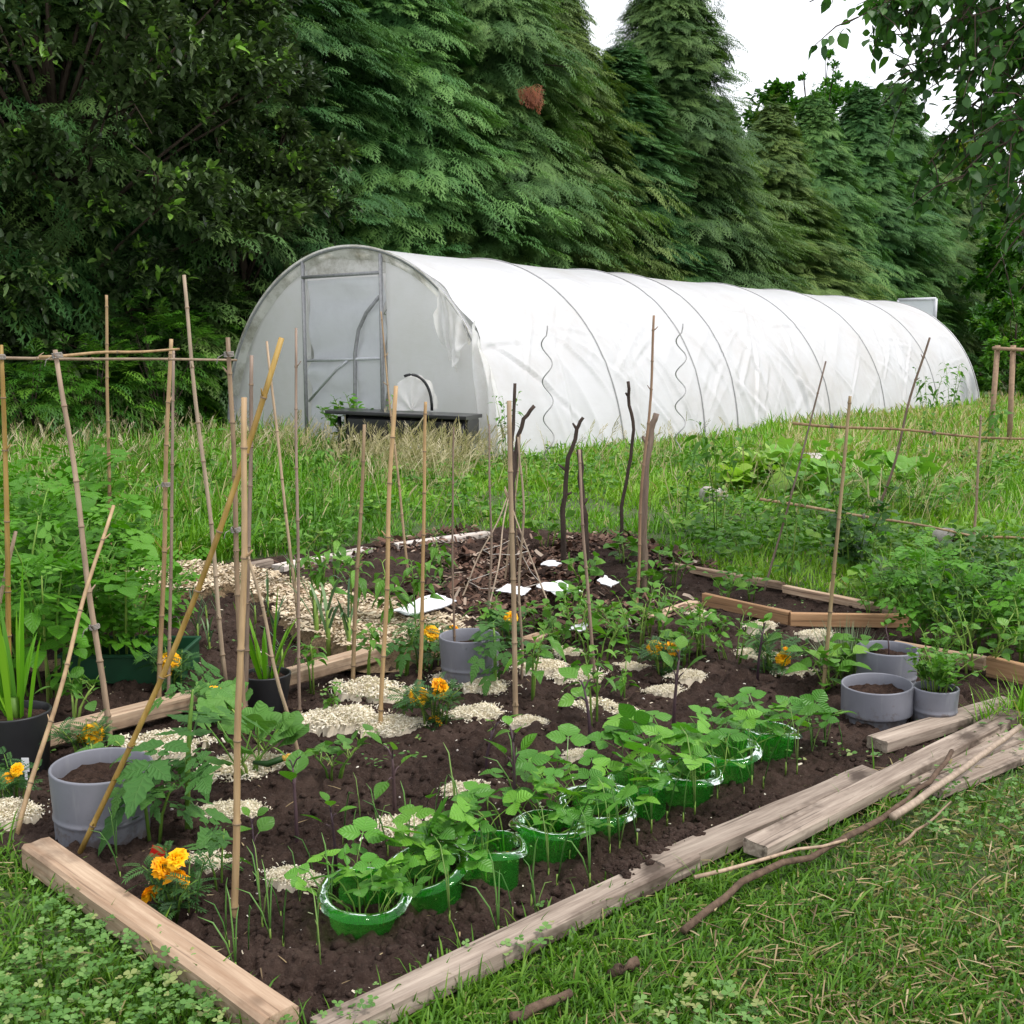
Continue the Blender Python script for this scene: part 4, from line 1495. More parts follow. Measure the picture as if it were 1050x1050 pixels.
# broad leaved meadow weeds
WL = tpl_leaf(4, 3, .45, 1.0, .2, 0, .12)
mb = MB()
x, y = scatter(8000, 4.5, 16.5, -.8, .7, 1.1)
ok = (sdist(x, y, BED) < -.06) & (sdist(x, y, TUN_POLY) < -.3) & (vnoise(x * 1.1, y * 1.1, 107) > np.where(x / y < -.03, .36, .50))
x, y = x[ok], y[ok]
k = 5
x, y = np.repeat(x, k), np.repeat(y, k)
n = len(x)
D = rdir(n, .2 + .9 * rng.random(n))
place(mb, WL, np.stack([x, y, .02 + .16 * rng.random(n)], -1), D, A(0, 0, 1) + .3 * rng.normal(size=(n, 3)), .05 + .10 * rng.random(n), (.05 + .10 * rng.random(n)) * .55, .3, rng.random(n))
tag(mb.build('meadow_weeds', M['weed']), 'low broad leaved weeds mixed into the meadow grass', 'weeds', kind='stuff')

# tiny seedlings over the soil
mb = MB()
x, y = scatter(520, 2.4, 8, -.5, .5)
ok = (sdist(x, y, BED) > .05) & (vnoise(x * 1.5, y * 1.5, 109) > .5)
x, y = x[ok], y[ok]
k = 5
x, y = np.repeat(x, k) + .02 * rng.normal(size=len(x) * k), np.repeat(y, k) + .02 * rng.normal(size=len(y) * k)
n = len(x)
place(mb, lf, np.stack([x, y, soilz(x, y) + .012 + .02 * rng.random(n)], -1), rdir(n, .3), A(0, 0, 1) + .3 * rng.normal(size=(n, 3)), .012 + .02 * rng.random(n), (.008 + .01 * rng.random(n)), .1, rng.random(n))
tag(mb.build('weed_seedlings', M['clover']), 'tiny weed seedlings dotted over the dark soil', 'seedlings', kind='stuff')

mb = MB()
x, y = scatter(330, 2.3, 8)
ok = sdist(x, y, BED) > .05
x, y = x[ok], y[ok]
lumps(mb, x, y, .002 + .007 * rng.random(len(x)) ** 3)
tag(mb.build('soil_pebbles', M['stone']), 'small pale pebbles scattered through the dark soil', 'pebbles', kind='stuff')
mb = MB()
x, y = scatter(420, 2.3, 8)
ok = sdist(x, y, BED) > .05
x, y = x[ok], y[ok]
n = len(x)
place(mb, BLADE, np.stack([x, y, soilz(x, y) + .008], -1), rdir(n, .1 * rng.normal(size=n)), A(0, 0, 1) + .3 * rng.normal(size=(n, 3)), .02 + .08 * rng.random(n) ** 2, .003 + .002 * rng.random(n), .2 * rng.random(n), .9 * rng.random(n))
tag(mb.build('soil_litter', M['litter']), 'dry stalks and root bits lying on the dark soil', 'litter', kind='stuff')
# ================================================================== timber
def board(label, a, b, w, h, mat, z=0.0, name='timber_board', group='boards edging the beds', seed=0, up=(0, 0, 1), wear=.003, zb=None, nails=0):
    p0 = G(*a, z=z + h)
    p1 = G(*b, z=(z if zb is None else zb) + h)
    p0 = p0 - A(0, 0, h)
    p1 = p1 - A(0, 0, h)
    c = (p0 + p1) / 2
    d = p1 - p0
    L = np.linalg.norm(d)
    mb = MB()
    bar(mb, A(-L / 2, 0, 0), A(L / 2, 0, 0), w, h, seg=max(12, int(L / .12)), wear=wear, seed=seed)
    me = mb.mesh(name, M[mat], False)
    o = bpy.data.objects.new(name, me)
    COL.objects.link(o)
    o.location = tuple(c)
    o.rotation_euler = (0, -math.asin(d[2] / L), math.atan2(d[1], d[0]))
    tag(o, label, 'board', group)
    return o


board('pale thick timber edging the front left of the bed, nearest on the left', (287, 1036), (38, 862), .088, .075, 'wood_new', seed=1)
board('long worn reddish timber edging the front right of the bed', (330, 1050), (705, 872), .085, .05, 'wood_old', z=.005, seed=2)
board('worn board continuing the front edge behind the stacked plank', (672, 882), (893, 788), .085, .05, 'wood_old', z=.01, seed=3)
board('long weathered plank laid outside the bed edge, longest of the stack', (775, 863), (1040, 728), .085, .045, 'wood_old', z=.02, seed=4)
board('short weathered plank under the two sticks at the right edge', (888, 808), (1060, 748), .10, .035, 'wood_old', z=.0, seed=5)
board('outermost low plank at the right edge beside the grass', (955, 806), (1075, 758), .09, .03, 'wood_old', z=.0, seed=6)
board('short weathered board behind the small pot at the right', (900, 757), (1035, 716), .09, .05, 'wood_old', z=.0, seed=7)
board('left half of the long inner board behind the left grey pot', (25, 752), (215, 705), .075, .07, 'wood_new', seed=8)
board('right half of the long inner board, ending below the woodchip path', (255, 697), (394, 660), .075, .07, 'wood_new', seed=9)
board('narrow board between the woodchip path and the mulched back bed', (282, 599), (455, 645), .05, .07, 'wood_new', seed=10)
board('whitish worn board at the back of the bed behind the pepper plants', (340, 570), (378, 561), .14, .04, 'wood_white', seed=11)
board('whitish board left of the other back boards', (285, 580), (331, 570), .12, .04, 'wood_white', seed=12)
board('grey board at the far left back of the woodchip path', (205, 588), (277, 573), .06, .06, 'wood_old', seed=13)
board('back board partly covered by mulch left of the wigwam', (405, 557), (500, 545), .08, .05, 'wood_white', seed=14)
board('pale board end right of the mulched bed, pointing at the orange timber', (668, 631), (712, 616), .07, .03, 'wood_new', seed=15)
board('short pale board end showing under the bean plants', (630, 640), (650, 633), .07, .03, 'wood_white', seed=16)
board('grey board end behind the middle pot', (540, 655), (556, 649), .08, .04, 'wood_new', seed=17)
board('orange timber edging the front of the raised seed bed, left half', (722, 608), (810, 627), .035, .075, 'wood_orange', seed=18, wear=.002)
board('orange timber edging the front of the raised seed bed, right half', (811, 628), (938, 630), .035, .075, 'wood_orange', seed=19, wear=.002)
board('weathered timber edging the back of the raised seed bed', (690, 577), (803, 597), .04, .05, 'wood_new', seed=20)
board('weathered timber at the back right of the raised seed bed', (805, 600), (935, 626), .04, .05, 'wood_new', seed=21)
board('pale timber edging the right hand planting, its near corner at the photo edge', (1062, 684), (1015, 673), .04, .09, 'wood_orange', seed=22)
board('pale timber behind the three grey pots', (1010, 674), (918, 657), .04, .06, 'wood_new', seed=23)


def plank_pieces():
    pass


# ------------------------------------------------------------------ branches and sticks
def stick(name, label, cat, pts, r0, r1, mat, group=None, sides=7, wob=.01, seed=0, stubs=()):
    r = np.random.default_rng(seed + 900)
    pts = [np.asarray(p, float) for p in pts]
    P = []
    for i in range(len(pts) - 1):
        k = max(3, int(np.linalg.norm(pts[i + 1] - pts[i]) / .08))
        for j in range(k):
            P.append(pts[i] + (pts[i + 1] - pts[i]) * (j / k) + r.normal(size=3) * wob * .35)
    P.append(pts[-1])
    P = np.array(P)
    rad = np.linspace(r0, r1, len(P)) * (1 + .08 * (r.random(len(P)) - .5))
    mb = MB()
    loc = P[0]
    tube(mb, P - loc, rad, sides)
    for (f, dx, dz, ln) in stubs:
        q = P[int(f * (len(P) - 1))] - loc
        tube(mb, [q, q + A(dx, 0, dz) * .6 * ln, q + A(dx * 1.1, .02, dz) * ln], [r1 * .95, r1 * .8, r1 * .55], 5)
    return tag(mb.build(name, M[mat], None, None), label, cat, group) if False else _place(mb, name, mat, loc, label, cat, group)


def _place(mb, name, mat, loc, label, cat, group):
    o = mb.build(name, M[mat])
    o.location = tuple(loc)
    return tag(o, label, cat, group)


def gpts(*pp, z=.02):
    return [G(p[0], p[1], p[2] if len(p) > 2 else z) for p in pp]


stick('fallen_branch', 'dark crooked branch lying along the outside of the weathered planks', 'branch', gpts((702, 953, .03), (760, 905, .035), (850, 868, .05), (905, 836, .06), (955, 803, .07), (976, 770, .10)), 0.0105, .008, 'bark_brown', 'sticks lying on the front lawn', seed=1, wob=.012)
stick('fallen_pole', 'pale straight pole lying outermost beside the planks', 'pole', gpts((915, 838, .06), (985, 790, .07), (1046, 745, .08)), .013, .010, 'bamboo_grey', 'sticks lying on the front lawn', seed=2, wob=.004)
stick('fallen_stick', 'thin pale stick lying in the grass in front of the planks', 'stick', gpts((712, 899, .05), (790, 879, .06), (868, 861, .06)), .006, .004, 'bamboo_grey', 'sticks lying on the front lawn', seed=3, wob=.006)
stick('fallen_stick', 'thin broken stick in the dry grass at the right edge', 'stick', gpts((922, 866, .03), (950, 845, .06), (975, 822, .05)), .005, .003, 'bamboo_grey', 'sticks lying on the front lawn', seed=4, wob=.005)
stick('broken_stick', 'short dark stick end poking from the grass at the front', 'stick', gpts((628, 1000, .0), (640, 993, .035), (654, 985, .04)), .013, .012, 'bark_brown', 'sticks lying on the front lawn', seed=5)
stick('broken_stick', 'short brown stick end lying at the bottom edge of the photo', 'stick', gpts((522, 1046, .0), (545, 1036, .02), (585, 1018, .02)), .013, .010, 'bark_brown', 'sticks lying on the front lawn', seed=6)


# ------------------------------------------------------------------ bamboo canes
def cane_mesh(p0, p1, r0, r1, seed, bend=0.0, bdir=(1, 0, 0), gap=.21):
    r = np.random.default_rng(seed + 40)
    L = np.linalg.norm(p1 - p0)
    nodes = []
    s = gap * r.random()
    while s < L - .02:
        nodes.append(s)
        s += gap * (.75 + .6 * r.random())
    pts, rad = [], []
    bends = (r.normal(size=3) * .004, r.normal(size=3) * .004)
    ss = sorted(set([0, L] + [q for n_ in nodes for q in (max(0, n_ - .010), n_, min(L, n_ + .008), min(L, n_ + .03))] + list(np.linspace(0, L, 12))))
    for q in ss:
        f = q / L
        c = p0 + (p1 - p0) * f + A(*bdir) * bend * math.sin(math.pi * f) + bends[0] * math.sin(5 * f + seed) + bends[1] * math.sin(11 * f)
        k = 1.0
        for n_ in nodes:
            if abs(q - n_) < .002:
                k = 1.22
        pts.append(c)
        rad.append((r0 + (r1 - r0) * f) * k)
    mb = MB()
    tube(mb, pts, rad, 9)
    for n_ in nodes:
        f = n_ / L
        c = p0 + (p1 - p0) * f + A(*bdir) * bend * math.sin(math.pi * f) + bends[0] * math.sin(5 * f + seed) + bends[1] * math.sin(11 * f)
        d = unit(p1 - p0)
        tube(mb, [c - d * .004, c + d * .001], (r0 + (r1 - r0) * f) * 1.27, 9, 1)
        if r.random() < .3 and r0 > .005:
            sd = unit(np.cross(d, r.normal(size=3)))
            tube(mb, [c, c + sd * .012 + d * .006, c + sd * .026 + d * .022], [r0 * .45, r0 * .35, r0 * .2], 5)
    return mb


CG = 'bamboo canes standing in the beds'
ncane = [0]


def cane(label, base, top, r, mat='bamboo', lean=0.0, bend=0.0, zb=None, taper=.72, ties=(), Y=None, group=CG):
    ncane[0] += 1
    p0 = G(*base) if Y is None else PY(base[0], base[1], Y)
    p1 = PY(top[0], top[1], p0[1] + lean)
    r = r * .86
    d = unit(p1 - p0)
    p0 = p0 - d * (.06 if Y is None else 0)
    mb = cane_mesh(p0, p1, r, r * taper, ncane[0], bend)
    loc = p0.copy()
    o = mb.build('bamboo_cane', [M[mat], M['node']], None, loc)
    tag(o, label, 'cane', group)
    for k, f in enumerate(ties):
        c = (p1 - p0) * f + A(1, 0, 0) * bend * math.sin(math.pi * f)
        tb = MB()
        an = np.linspace(0, 2 * math.pi * 3.5, 44)
        e1 = unit(np.cross(d, A(0, 1, .1)))
        e2 = np.cross(d, e1)
        rr_ = r * 1.5
        tube(tb, c + e1 * (np.cos(an) * rr_)[:, None] + e2 * (np.sin(an) * rr_ * 1.3)[:, None] + d * ((an / 22 - .5) * .018)[:, None], .0022, 4)
        tube(tb, [c + e1 * rr_, c + e1 * (rr_ + .02) + A(0, -.01, -.012), c + e1 * (rr_ + .025) + A(0, -.015, -.035)], .0018, 4)
        part('twine_tie', tb.mesh('twine_tie', M['twine']), o)
    return o, p0, p1


cane('thick yellowish cane at the left photo edge, standing in the black pot', (13, 752), (0, 353), .013, 'bamboo_gold', ties=(.97,))
cane('thick grey cane leaning left, joined to a crosspiece, left of the grey pot', (113, 760), (58, 358), .0135, 'bamboo_grey', ties=(.985, .33))
cane('slim tall upright cane behind the crosspiece, half hidden by potato leaves', (115, 620), (108, 302), .013, 'bamboo')
cane('straight pale cane, thicker of the pair under the crosspiece end', (163, 716), (175, 347), .0125, 'bamboo', ties=(.62,))
cane('thin brown cane tied close behind the pale one under the crosspiece', (173, 722), (178, 358), .009, 'bamboo_dark')
cane('tall slim cane leaning left whose top reaches highest on the left', (232, 700), (188, 282), .012, 'bamboo')
cane('grey brown cane at the right end of the crosspiece', (250, 752), (234, 345), .013, 'bamboo_grey', lean=-.1, ties=(.96, .55))
cane('nearest upright cane, standing alone in the front soil left of centre', (240, 938), (252, 410), .0115, 'bamboo')
cane('darker cane standing just behind the nearest upright cane', (251, 728), (259, 363), .012, 'bamboo_dark')
cane('long golden cane slanting across the grey pot at the left', (79, 879), (288, 345), .0095, 'bamboo_gold', lean=-.05, bend=.045, taper=.95)
cane('short cane slanting up to the grey cane left of the grey pot', (20, 848), (115, 518), .0095, 'bamboo', lean=.55)
cane('short cane stub slanting in from the left photo edge', (-28, 745), (16, 545), .011, 'bamboo_grey')
cane('thin cane leaning left behind the golden slanting cane', (306, 655), (275, 350), .010, 'bamboo')
cane('slim straight brown cane right of the golden slanting cane', (307, 722), (303, 336), .0085, 'bamboo_dark')
cane('short thin cane leaning behind the squash plant', (305, 775), (252, 557), .0085, 'bamboo')
cane('short pale cane with cut top, left of the pair by the wood shavings', (362, 703), (373, 435), .0115, 'bamboo')
cane('cane standing in shavings whose cut top shows before the tunnel door', (390, 748), (405, 395), .0105, 'bamboo', taper=.9)
cane('slim cane whose tip reaches the tunnel door height', (420, 600), (390, 320), .011, 'bamboo', taper=.5)
cane('straight cane just left of the middle grey pot', (428, 712), (439, 411), .0105, 'bamboo')
cane('very thin brown cane standing in the middle grey pot', (464, 690), (466, 437), .0065, 'bamboo_dark')
cane('thin cane behind the middle grey pot', (502, 645), (502, 433), .008, 'bamboo_dark')
cane('thick central cane with knobbly joints, standing in a shavings heap', (529, 740), (522, 410), .0125, 'bamboo', taper=.85)
cane('thin cane tied behind the thick central cane', (535, 694), (533, 447), .0075, 'bamboo')
cane('long slim cane right of centre with dark stick behind it', (610, 700), (593, 462), .0095, 'bamboo_dark')
cane('tallest slim cane in front of the white tunnel side', (652, 625), (671, 322), .011, 'bamboo_dark')
cane('golden cane standing alone at right, left of the three grey pots', (843, 716), (872, 406), .0105, 'bamboo_gold')
TG = 'canes of the trellis at the right'
cane('thin leaning trellis cane, leftmost of the right hand trellis', (785, 604), (847, 371), .0085, 'bamboo_dark', group=TG)
cane('long dark leaning trellis cane in front of the tunnel far end', (890, 560), (953, 346), .013, 'bamboo_dark', group=TG)
cane('upright trellis cane where the two crosspieces end', (998, 582), (1005, 426), .012, 'bamboo_grey', group=TG)
# crosspieces
YA = G(13, 752)[1]
cane('thin crosspiece tied along the tops of the left canes', (-60, 367), (243, 369), .0075, 'bamboo', Y=YA - .02, lean=.32, group='crosspieces tied to the canes')
cane('shorter crosspiece tied above the long one on the left canes', (40, 366), (184, 358), .0075, 'bamboo', Y=YA, lean=.2, group='crosspieces tied to the canes')
YT = G(843, 716)[1]
cane('upper crosspiece of the right hand trellis', (813, 434), (1075, 452), .012, 'bamboo', Y=7.9, lean=.0, ties=(.15, .55), group='crosspieces tied to the canes')
cane('lower crosspiece of the right hand trellis', (780, 511), (1013, 552), .013, 'bamboo', Y=8.0, lean=.0, ties=(.45,), group='crosspieces tied to the canes')
cane('end of a third crosspiece at the right photo edge', (1007, 550), (1090, 554), .013, 'bamboo', Y=7.9, lean=.0, group='crosspieces tied to the canes')

# wigwam
wa = PY(521, 510, 6.9)
wg = 'small cane wigwam'
for lab, f in (('front left leg of the small cane wigwam, slanting to the middle pot', (466, 625)), ('front right leg of the small cane wigwam', (501, 637)),
               ('right leg of the small cane wigwam', (566, 628)), ('back leg of the small cane wigwam, mostly hidden', (540, 588))):
    ncane[0] += 1
    p0 = G(*f)
    tip = wa + (wa - p0) * .10
    mb = cane_mesh(p0 - unit(wa - p0) * .05, tip, .0055, .0045, ncane[0])
    o = mb.build('bamboo_cane', [M['bamboo'], M['node']], None, p0)
    tag(o, lab, 'cane', wg)
mb = MB()
ft = [G(466, 625), G(501, 637), G(566, 628), G(540, 588)]
for hgt_, sl in ((.14, .02), (.30, .015)):
    zz = [p + (wa - p) * (hgt_ / wa[2]) for p in ft]
    for i in range(4):
        a, b = zz[i], zz[(i + 1) % 4]
        tube(mb, [a, (a + b) / 2 - A(0, 0, sl), b], .0016, 4)
tag(mb.build('string_net', M['string'], None, G(515, 622)), 'pale string wound around the small cane wigwam', 'string')
cane('slim cane leaning behind the wigwam apex', (518, 600), (534, 440), .008, 'bamboo', group=CG)


def branch(label, pp, r0, r1, Y=None, mat='bark', stubs=(), seed=0):
    b = G(*pp[0])
    y = b[1]
    pts = [b - A(0, 0, .05)] + [PY(q[0], q[1], y) for q in pp[1:]]
    return stick('bare_branch', label, 'branch', pts, r0, r1, mat, 'bare branches stuck in the back bed', seed=seed, wob=.012, stubs=stubs)


branch('dark branch curving right at its tip, behind the thick central cane', [(527, 600), (526, 510), (530, 455), (537, 430), (548, 416)], .018, .012, seed=11)
branch('straight dark branch behind the thick central cane', [(524, 605), (525, 470), (528, 393)], .014, .010, seed=12)
branch('grey branch with a small forked stub, right of the central cane', [(579, 578), (577, 520), (583, 470), (592, 440), (598, 428)], .021, .012, stubs=((.55, -.06, .05, .9), (.42, .06, .03, .7), (.85, -.03, .05, .8)), seed=13)
branch('dark branch with a blunt cut top, leaning beside a slim cane', [(603, 590), (600, 530), (595, 490), (594, 461)], .018, .020, stubs=((.6, .04, .05, .7),), seed=14)
branch('wavy black branch standing in front of the white tunnel', [(635, 568), (638, 520), (646, 470), (650, 440), (645, 415), (644, 391)], .014, .012, stubs=((.9, -.03, .04, .6),), seed=15)
branch('thick brown branch with a knobbly top beside the tallest slim cane', [(660, 605), (660, 540), (663, 470), (668, 440), (673, 424)], .024, .019, mat='bamboo_dark', stubs=((.7, -.04, .08, .9),), seed=16)

# tomato spirals by the tunnel
for lab, b, t_ in (('wavy metal plant spiral standing before the front of the tunnel side', (564, 486), (560, 334)), ('wavy metal plant spiral standing farther along the tunnel side', (697, 466), (699, 332))):
    y = 15.3
    p0 = PY(b[0], b[1], y)
    p1 = PY(t_[0], t_[1], y)
    f = np.linspace(0, 1, 90)
    an = f * 2 * math.pi * 4
    P = p0 + (p1 - p0) * f[:, None] + np.stack([np.cos(an), np.sin(an), 0 * an], -1) * .07 * np.clip(f * 8, 0, 1)[:, None] * (1 - .75 * (f > .93)[:, None])
    mb = MB()
    tube(mb, P - p0, .009, 5)
    _place(mb, 'plant_spiral', 'steel_dark', p0, lab, 'plant support', 'plant spirals by the tunnel')

# rusty post pair
t = thing('post_pair', 'pair of rusty brown posts joined by a bar at the right edge', 'posts', PY(1027, 425, 17.0) * A(1, 1, 0))
L0 = np.array(t.location)
for bx_, tx_ in ((1016, 1023), (1036, 1039)):
    mb = MB()
    p1 = PY(tx_, 354, 17.0)
    p0 = PY(bx_, 440, 17.0)
    p0[2] = -.05
    tube(mb, np.array([p0, p1]) - L0, .042, 8)
    part('post', mb.mesh('post', M['rust']), t)
mb = MB()
tube(mb, np.array([PY(1018, 357, 16.93), PY(1075, 360, 16.93)]) - L0, .03, 6)
part('crossbar', mb.mesh('crossbar', M['rust']), t)

# black bench with a small cloche, by the tunnel door
bb = PY(415, 445, 15.9)
t = thing('potting_bench', 'low black bench standing in tall grass before the tunnel door', 'bench', (bb[0], 15.9, 0))
mb = MB()
bar(mb, A(-.98, .1, .66), A(1.0, -.45, .60), .75, .05, seg=8, wear=.001)
part('bench_top', mb.mesh('bench_top', M['black_tray'], False), t)
mb = MB()
bar(mb, A(-.7, -.02, .28), A(.98, -.40, .24), .62, .36, seg=8, wear=.001)
part('bench_body', mb.mesh('bench_body', M['black_tray'], False), t)
for q in ((-.85, .3), (-.9, -.15), (.9, -.2), (.85, -.7)):
    mb = MB()
    tube(mb, [A(q[0], q[1], -.05), A(q[0], q[1], .62)], .03, 6)
    part('leg', mb.mesh('leg', M['black_tray']), t)
cl0 = PY(424, 414, 16.0)
t = thing('cloche', 'small white hooped cloche standing on the black bench', 'cloche', (cl0[0], 16.0, .70))
thc = np.linspace(0, math.pi, 24)[None]
yy = np.linspace(0, 1, 12)[:, None]
mb = MB()
rr_ = .27 + .012 * np.sin(thc * 9 + yy * 6)
mb.add(np.stack([-rr_ * np.cos(thc) + .05 * yy, -.3 + .55 * yy + 0 * thc, rr_ * 1.75 * np.sin(thc) ** .8], -1).reshape(-1, 3), gridfaces(12, 24))
part('sheet', mb.mesh('sheet', M['clearflap']), t)
mb = MB()
tq = np.linspace(0, math.pi, 24)
P = np.stack([-.285 * np.cos(tq) + .0, 0 * tq - .33, .285 * 1.75 * np.sin(tq) ** .8], -1)
tube(mb, P[9:], .022, 6)
part('hoop', mb.mesh('hoop', M['black_tray']), t)
mb = MB()
mb.add(np.stack([(-.27 * np.cos(thc)) * yy, -.29 + .01 * np.sin(thc * 7) + 0 * yy, .27 * 1.75 * np.sin(thc) ** .8 * yy], -1).reshape(-1, 3), gridfaces(12, 24))
part('end_sheet', mb.mesh('end_sheet', M['clearflap']), t)

# ------------------------------------------------------------------ pots
def pot(label, px, py, r, h, mat='grey_pot', taper=.9, groove=None, step=0, name='grey_pot', fill=.72, tilt=(0, 0), cat='pot', group=None, compost='compost'):
    p = G(px, py)
    p[1] += r * (1.0 if px < 150 else .85)
    t = thing(name, label, cat, (p[0], p[1], -.018), group)
    t.rotation_euler = (tilt[0], tilt[1], 0)
    rb = r * taper
    prof = [(rb * .9, -.03), (rb, -.03), (rb + .0005, -.025), (rb + .001, .0)]
    if step:
        prof += [(rb * .99, h * .26), (rb * .99, h * .31), (r * .99, h * .325), (r, h * .35), (r, h * .4)]
    elif groove:
        q = rb + (r - rb) * groove
        prof += [(q - .001, h * groove - .012), (q, h * groove - .003), (q + .003, h * groove), (q + .003, h * groove + .006), (q + .001, h * groove + .009), (q + .001, h * groove + .02)]
    prof += [(r * .998, h * .95), (r * .999, h * .985), (r, h), (r - .002, h + .003), (r - .007, h + .003), (r - .009, h)]
    prof += [(r - .011, h * .8), (rb - .008, h * .2)]
    mb = MB()
    lathe(mb, prof, 56, wob=.006)
    part('pot_wall', mb.mesh('pot_wall', M[mat]), t)
    zf = h * fill
    ri = rb + (r - rb) * fill - .010
    a = np.linspace(0, 2 * math.pi, 49)[:-1]
    ks = np.linspace(.02, 1, 16)
    xx = ks[:, None] * ri * np.cos(a)
    yy_ = ks[:, None] * ri * np.sin(a)
    sx, sy = xx + p[0], yy_ + p[1]
    zz = zf + (vnoise(sx * 30, sy * 30, 7) - .5) * .022 + (vnoise(sx * 80, sy * 80, 8) - .5) * .014 + (vnoise(sx * 9, sy * 9, 9) - .5) * .02
    mb = MB()
    i = np.arange(15)[:, None] * 48
    j = np.arange(48)[None]
    k = (j + 1) % 48
    mb.add(np.stack([xx, yy_, zz], -1).reshape(-1, 3), [np.stack([i + j, i + k, i + 48 + k, i + 48 + j], -1).reshape(-1, 4), np.arange(48)[None]])
    part('compost', mb.mesh('compost', M[compost]), t)
    return t, p


PG = 'grey plastic pots'
_, PM1 = pot('large grey ringed pot at the front left with a cane leaning over it', 87, 874, .150, .230, groove=.36, fill=.82, tilt=(.02, .03), group=PG)
_, PM2 = pot('grey pot alone in the middle of the bed with a tomato before it', 481, 704, .137, .220, groove=.36, fill=.72, tilt=(.0, -.01), group=PG)
_, PM3 = pot('wide grey pot nearest of the three at the right, standing on a narrower ring', 909, 747, .140, .165, step=1, taper=.86, fill=.72, tilt=(.03, -.04), group=PG)
_, PM4 = pot('grey pot hindmost of the three at the right, with one small seedling', 917, 714, .133, .20, groove=.4, fill=.8, group=PG)
_, PM5 = pot('smallest grey pot at the right, filled with a leafy herb', 965, 748, .089, .165, groove=.45, fill=.85, group=PG)
BG = 'black plastic pots'
_, PB1 = pot('black pot at the left photo edge holding sword leaved plants', 2, 792, .125, .20, 'black_pot', .85, name='black_pot', fill=.9, group=BG)
_, PB2 = pot('black pot behind the squash plant holding a clump of sword leaves', 269, 722, .105, .125, 'black_pot', .8, name='black_pot', fill=.85, group=BG)
# green tray under the potatoes
tp_ = G(125, 700)
t = thing('plant_tray', 'dark green plastic crate below the potato leaves', 'crate', (tp_[0], tp_[1] + .15, 0))
mb = MB()
w_, d_, h_ = .26, .16, .13
for a, b in (((-w_, -d_), (w_, -d_)), ((w_, -d_), (w_, d_)), ((w_, d_), (-w_, d_)), ((-w_, d_), (-w_, -d_))):
    bar(mb, A(*a, 0), A(*b, 0), .008, h_, seg=4, wear=.0005)
part('wall', mb.mesh('wall', M['tray_green'], False), t)
mb = MB()
for a, b in (((-w_ - .012, -d_ - .007), (w_ + .012, -d_ - .007)), ((w_ + .007, -d_), (w_ + .007, d_)), ((w_ + .012, d_ + .007), (-w_ - .012, d_ + .007)), ((-w_ - .007, d_), (-w_ - .007, -d_))):
    bar(mb, A(*a, h_ - .012), A(*b, h_ - .012), .016, .016, seg=4, wear=.0005)
part('rim', mb.mesh('rim', M['tray_green'], False), t)

# ------------------------------------------------------------------ white sheets, stones, tag
def sheet(label, quad, seed, z=.10, cat='sheet'):
    q = [G(*p, z=z) for p in quad]
    u = np.linspace(0, 1, 20)
    U, V = np.meshgrid(u, u)
    P = (q[0] * ((1 - U) * (1 - V))[..., None] + q[1] * (U * (1 - V))[..., None] + q[2] * (U * V)[..., None] + q[3] * ((1 - U) * V)[..., None])
    jag = (vnoise(U * 9 + seed, V * 9, seed) - .5)[..., None] * .012
    ed = (np.minimum(np.minimum(U, 1 - U), np.minimum(V, 1 - V)) < .02)[..., None]
    P = P + ed * jag * A(1, 1, 0)
    P[..., 2] += (vnoise(U * 3 + seed, V * 3, seed + 1) - .5) * .016
    c = P.reshape(-1, 3).mean(0)
    mb = MB()
    mb.add(P.reshape(-1, 3), gridfaces(20, 20))
    P2 = P - A(0, 0, .004)
    mb.add(P2.reshape(-1, 3), gridfaces(20, 20)[:, ::-1])
    tag(mb.build('white_card', M['paper'], None, c), label, cat, 'white card lying on the back bed')


sheet('largest white card, lying left of the wigwam on the mulch', [(399, 626), (428, 631), (468, 617), (447, 608)], 1)
sheet('torn white card lying right of the wigwam on the mulch', [(549, 600), (572, 610), (598, 606), (575, 594)], 2)
sheet('small white card under the wigwam string', [(509, 606), (535, 611), (545, 604), (520, 599)], 3)
sheet('small white card farthest back on the mulched bed', [(554, 578), (568, 581), (577, 577), (563, 573)], 4)
sheet('white card scrap between the bare branches at right', [(612, 595), (626, 601), (636, 597), (620, 590)], 5)
sheet('white scrap half hidden by the bean plants', [(584, 646), (600, 646), (604, 639), (588, 640)], 6)


def stone(label, px, py, w, h, seed, z=0.0, mat='stone', Y=None):
    p = G(px, py)
    r = np.random.default_rng(seed)
    a = np.linspace(0, math.pi, 12)[:, None]
    b = np.linspace(0, 2 * math.pi, 25)[:-1][None]
    d = np.stack([np.sin(a) * np.cos(b), np.sin(a) * np.sin(b), np.cos(a) + 0 * b], -1)
    k = 1 + .5 * (vnoise(d[..., 0] * 2 + 9 + seed, d[..., 1] * 2 + d[..., 2] + 9, seed) - .5)
    d = np.sign(d) * np.abs(d) ** .7
    v = d * k[..., None] * A(w / 2, w * .4, h / 2)
    mb = MB()
    i = np.arange(11)[:, None] * 24
    j = np.arange(24)[None]
    kk = (j + 1) % 24
    mb.add(v.reshape(-1, 3), np.stack([i + j, i + 24 + j, i + 24 + kk, i + kk], -1).reshape(-1, 4))
    o = mb.build('stone', M[mat])
    o.location = (p[0], p[1], h * .3 + z)
    o.rotation_euler = (.1 * r.normal(), .1 * r.normal(), r.random() * 3)
    tag(o, label, 'stone', 'pale stones in the grass')


stone('pale stone lying in the grass before the white tunnel side', 732, 517, .25, .16, 1, .04)
stone('pale block half sunk in grass below the lower trellis crosspiece', 972, 563, .20, .15, 2, .04)
stone('dull stone beside the pale block under the trellis', 985, 565, .12, .14, 3, .03, 'compost')
stone('pale stone behind the big squash leaves', 838, 492, .5, .2, 4, .15)

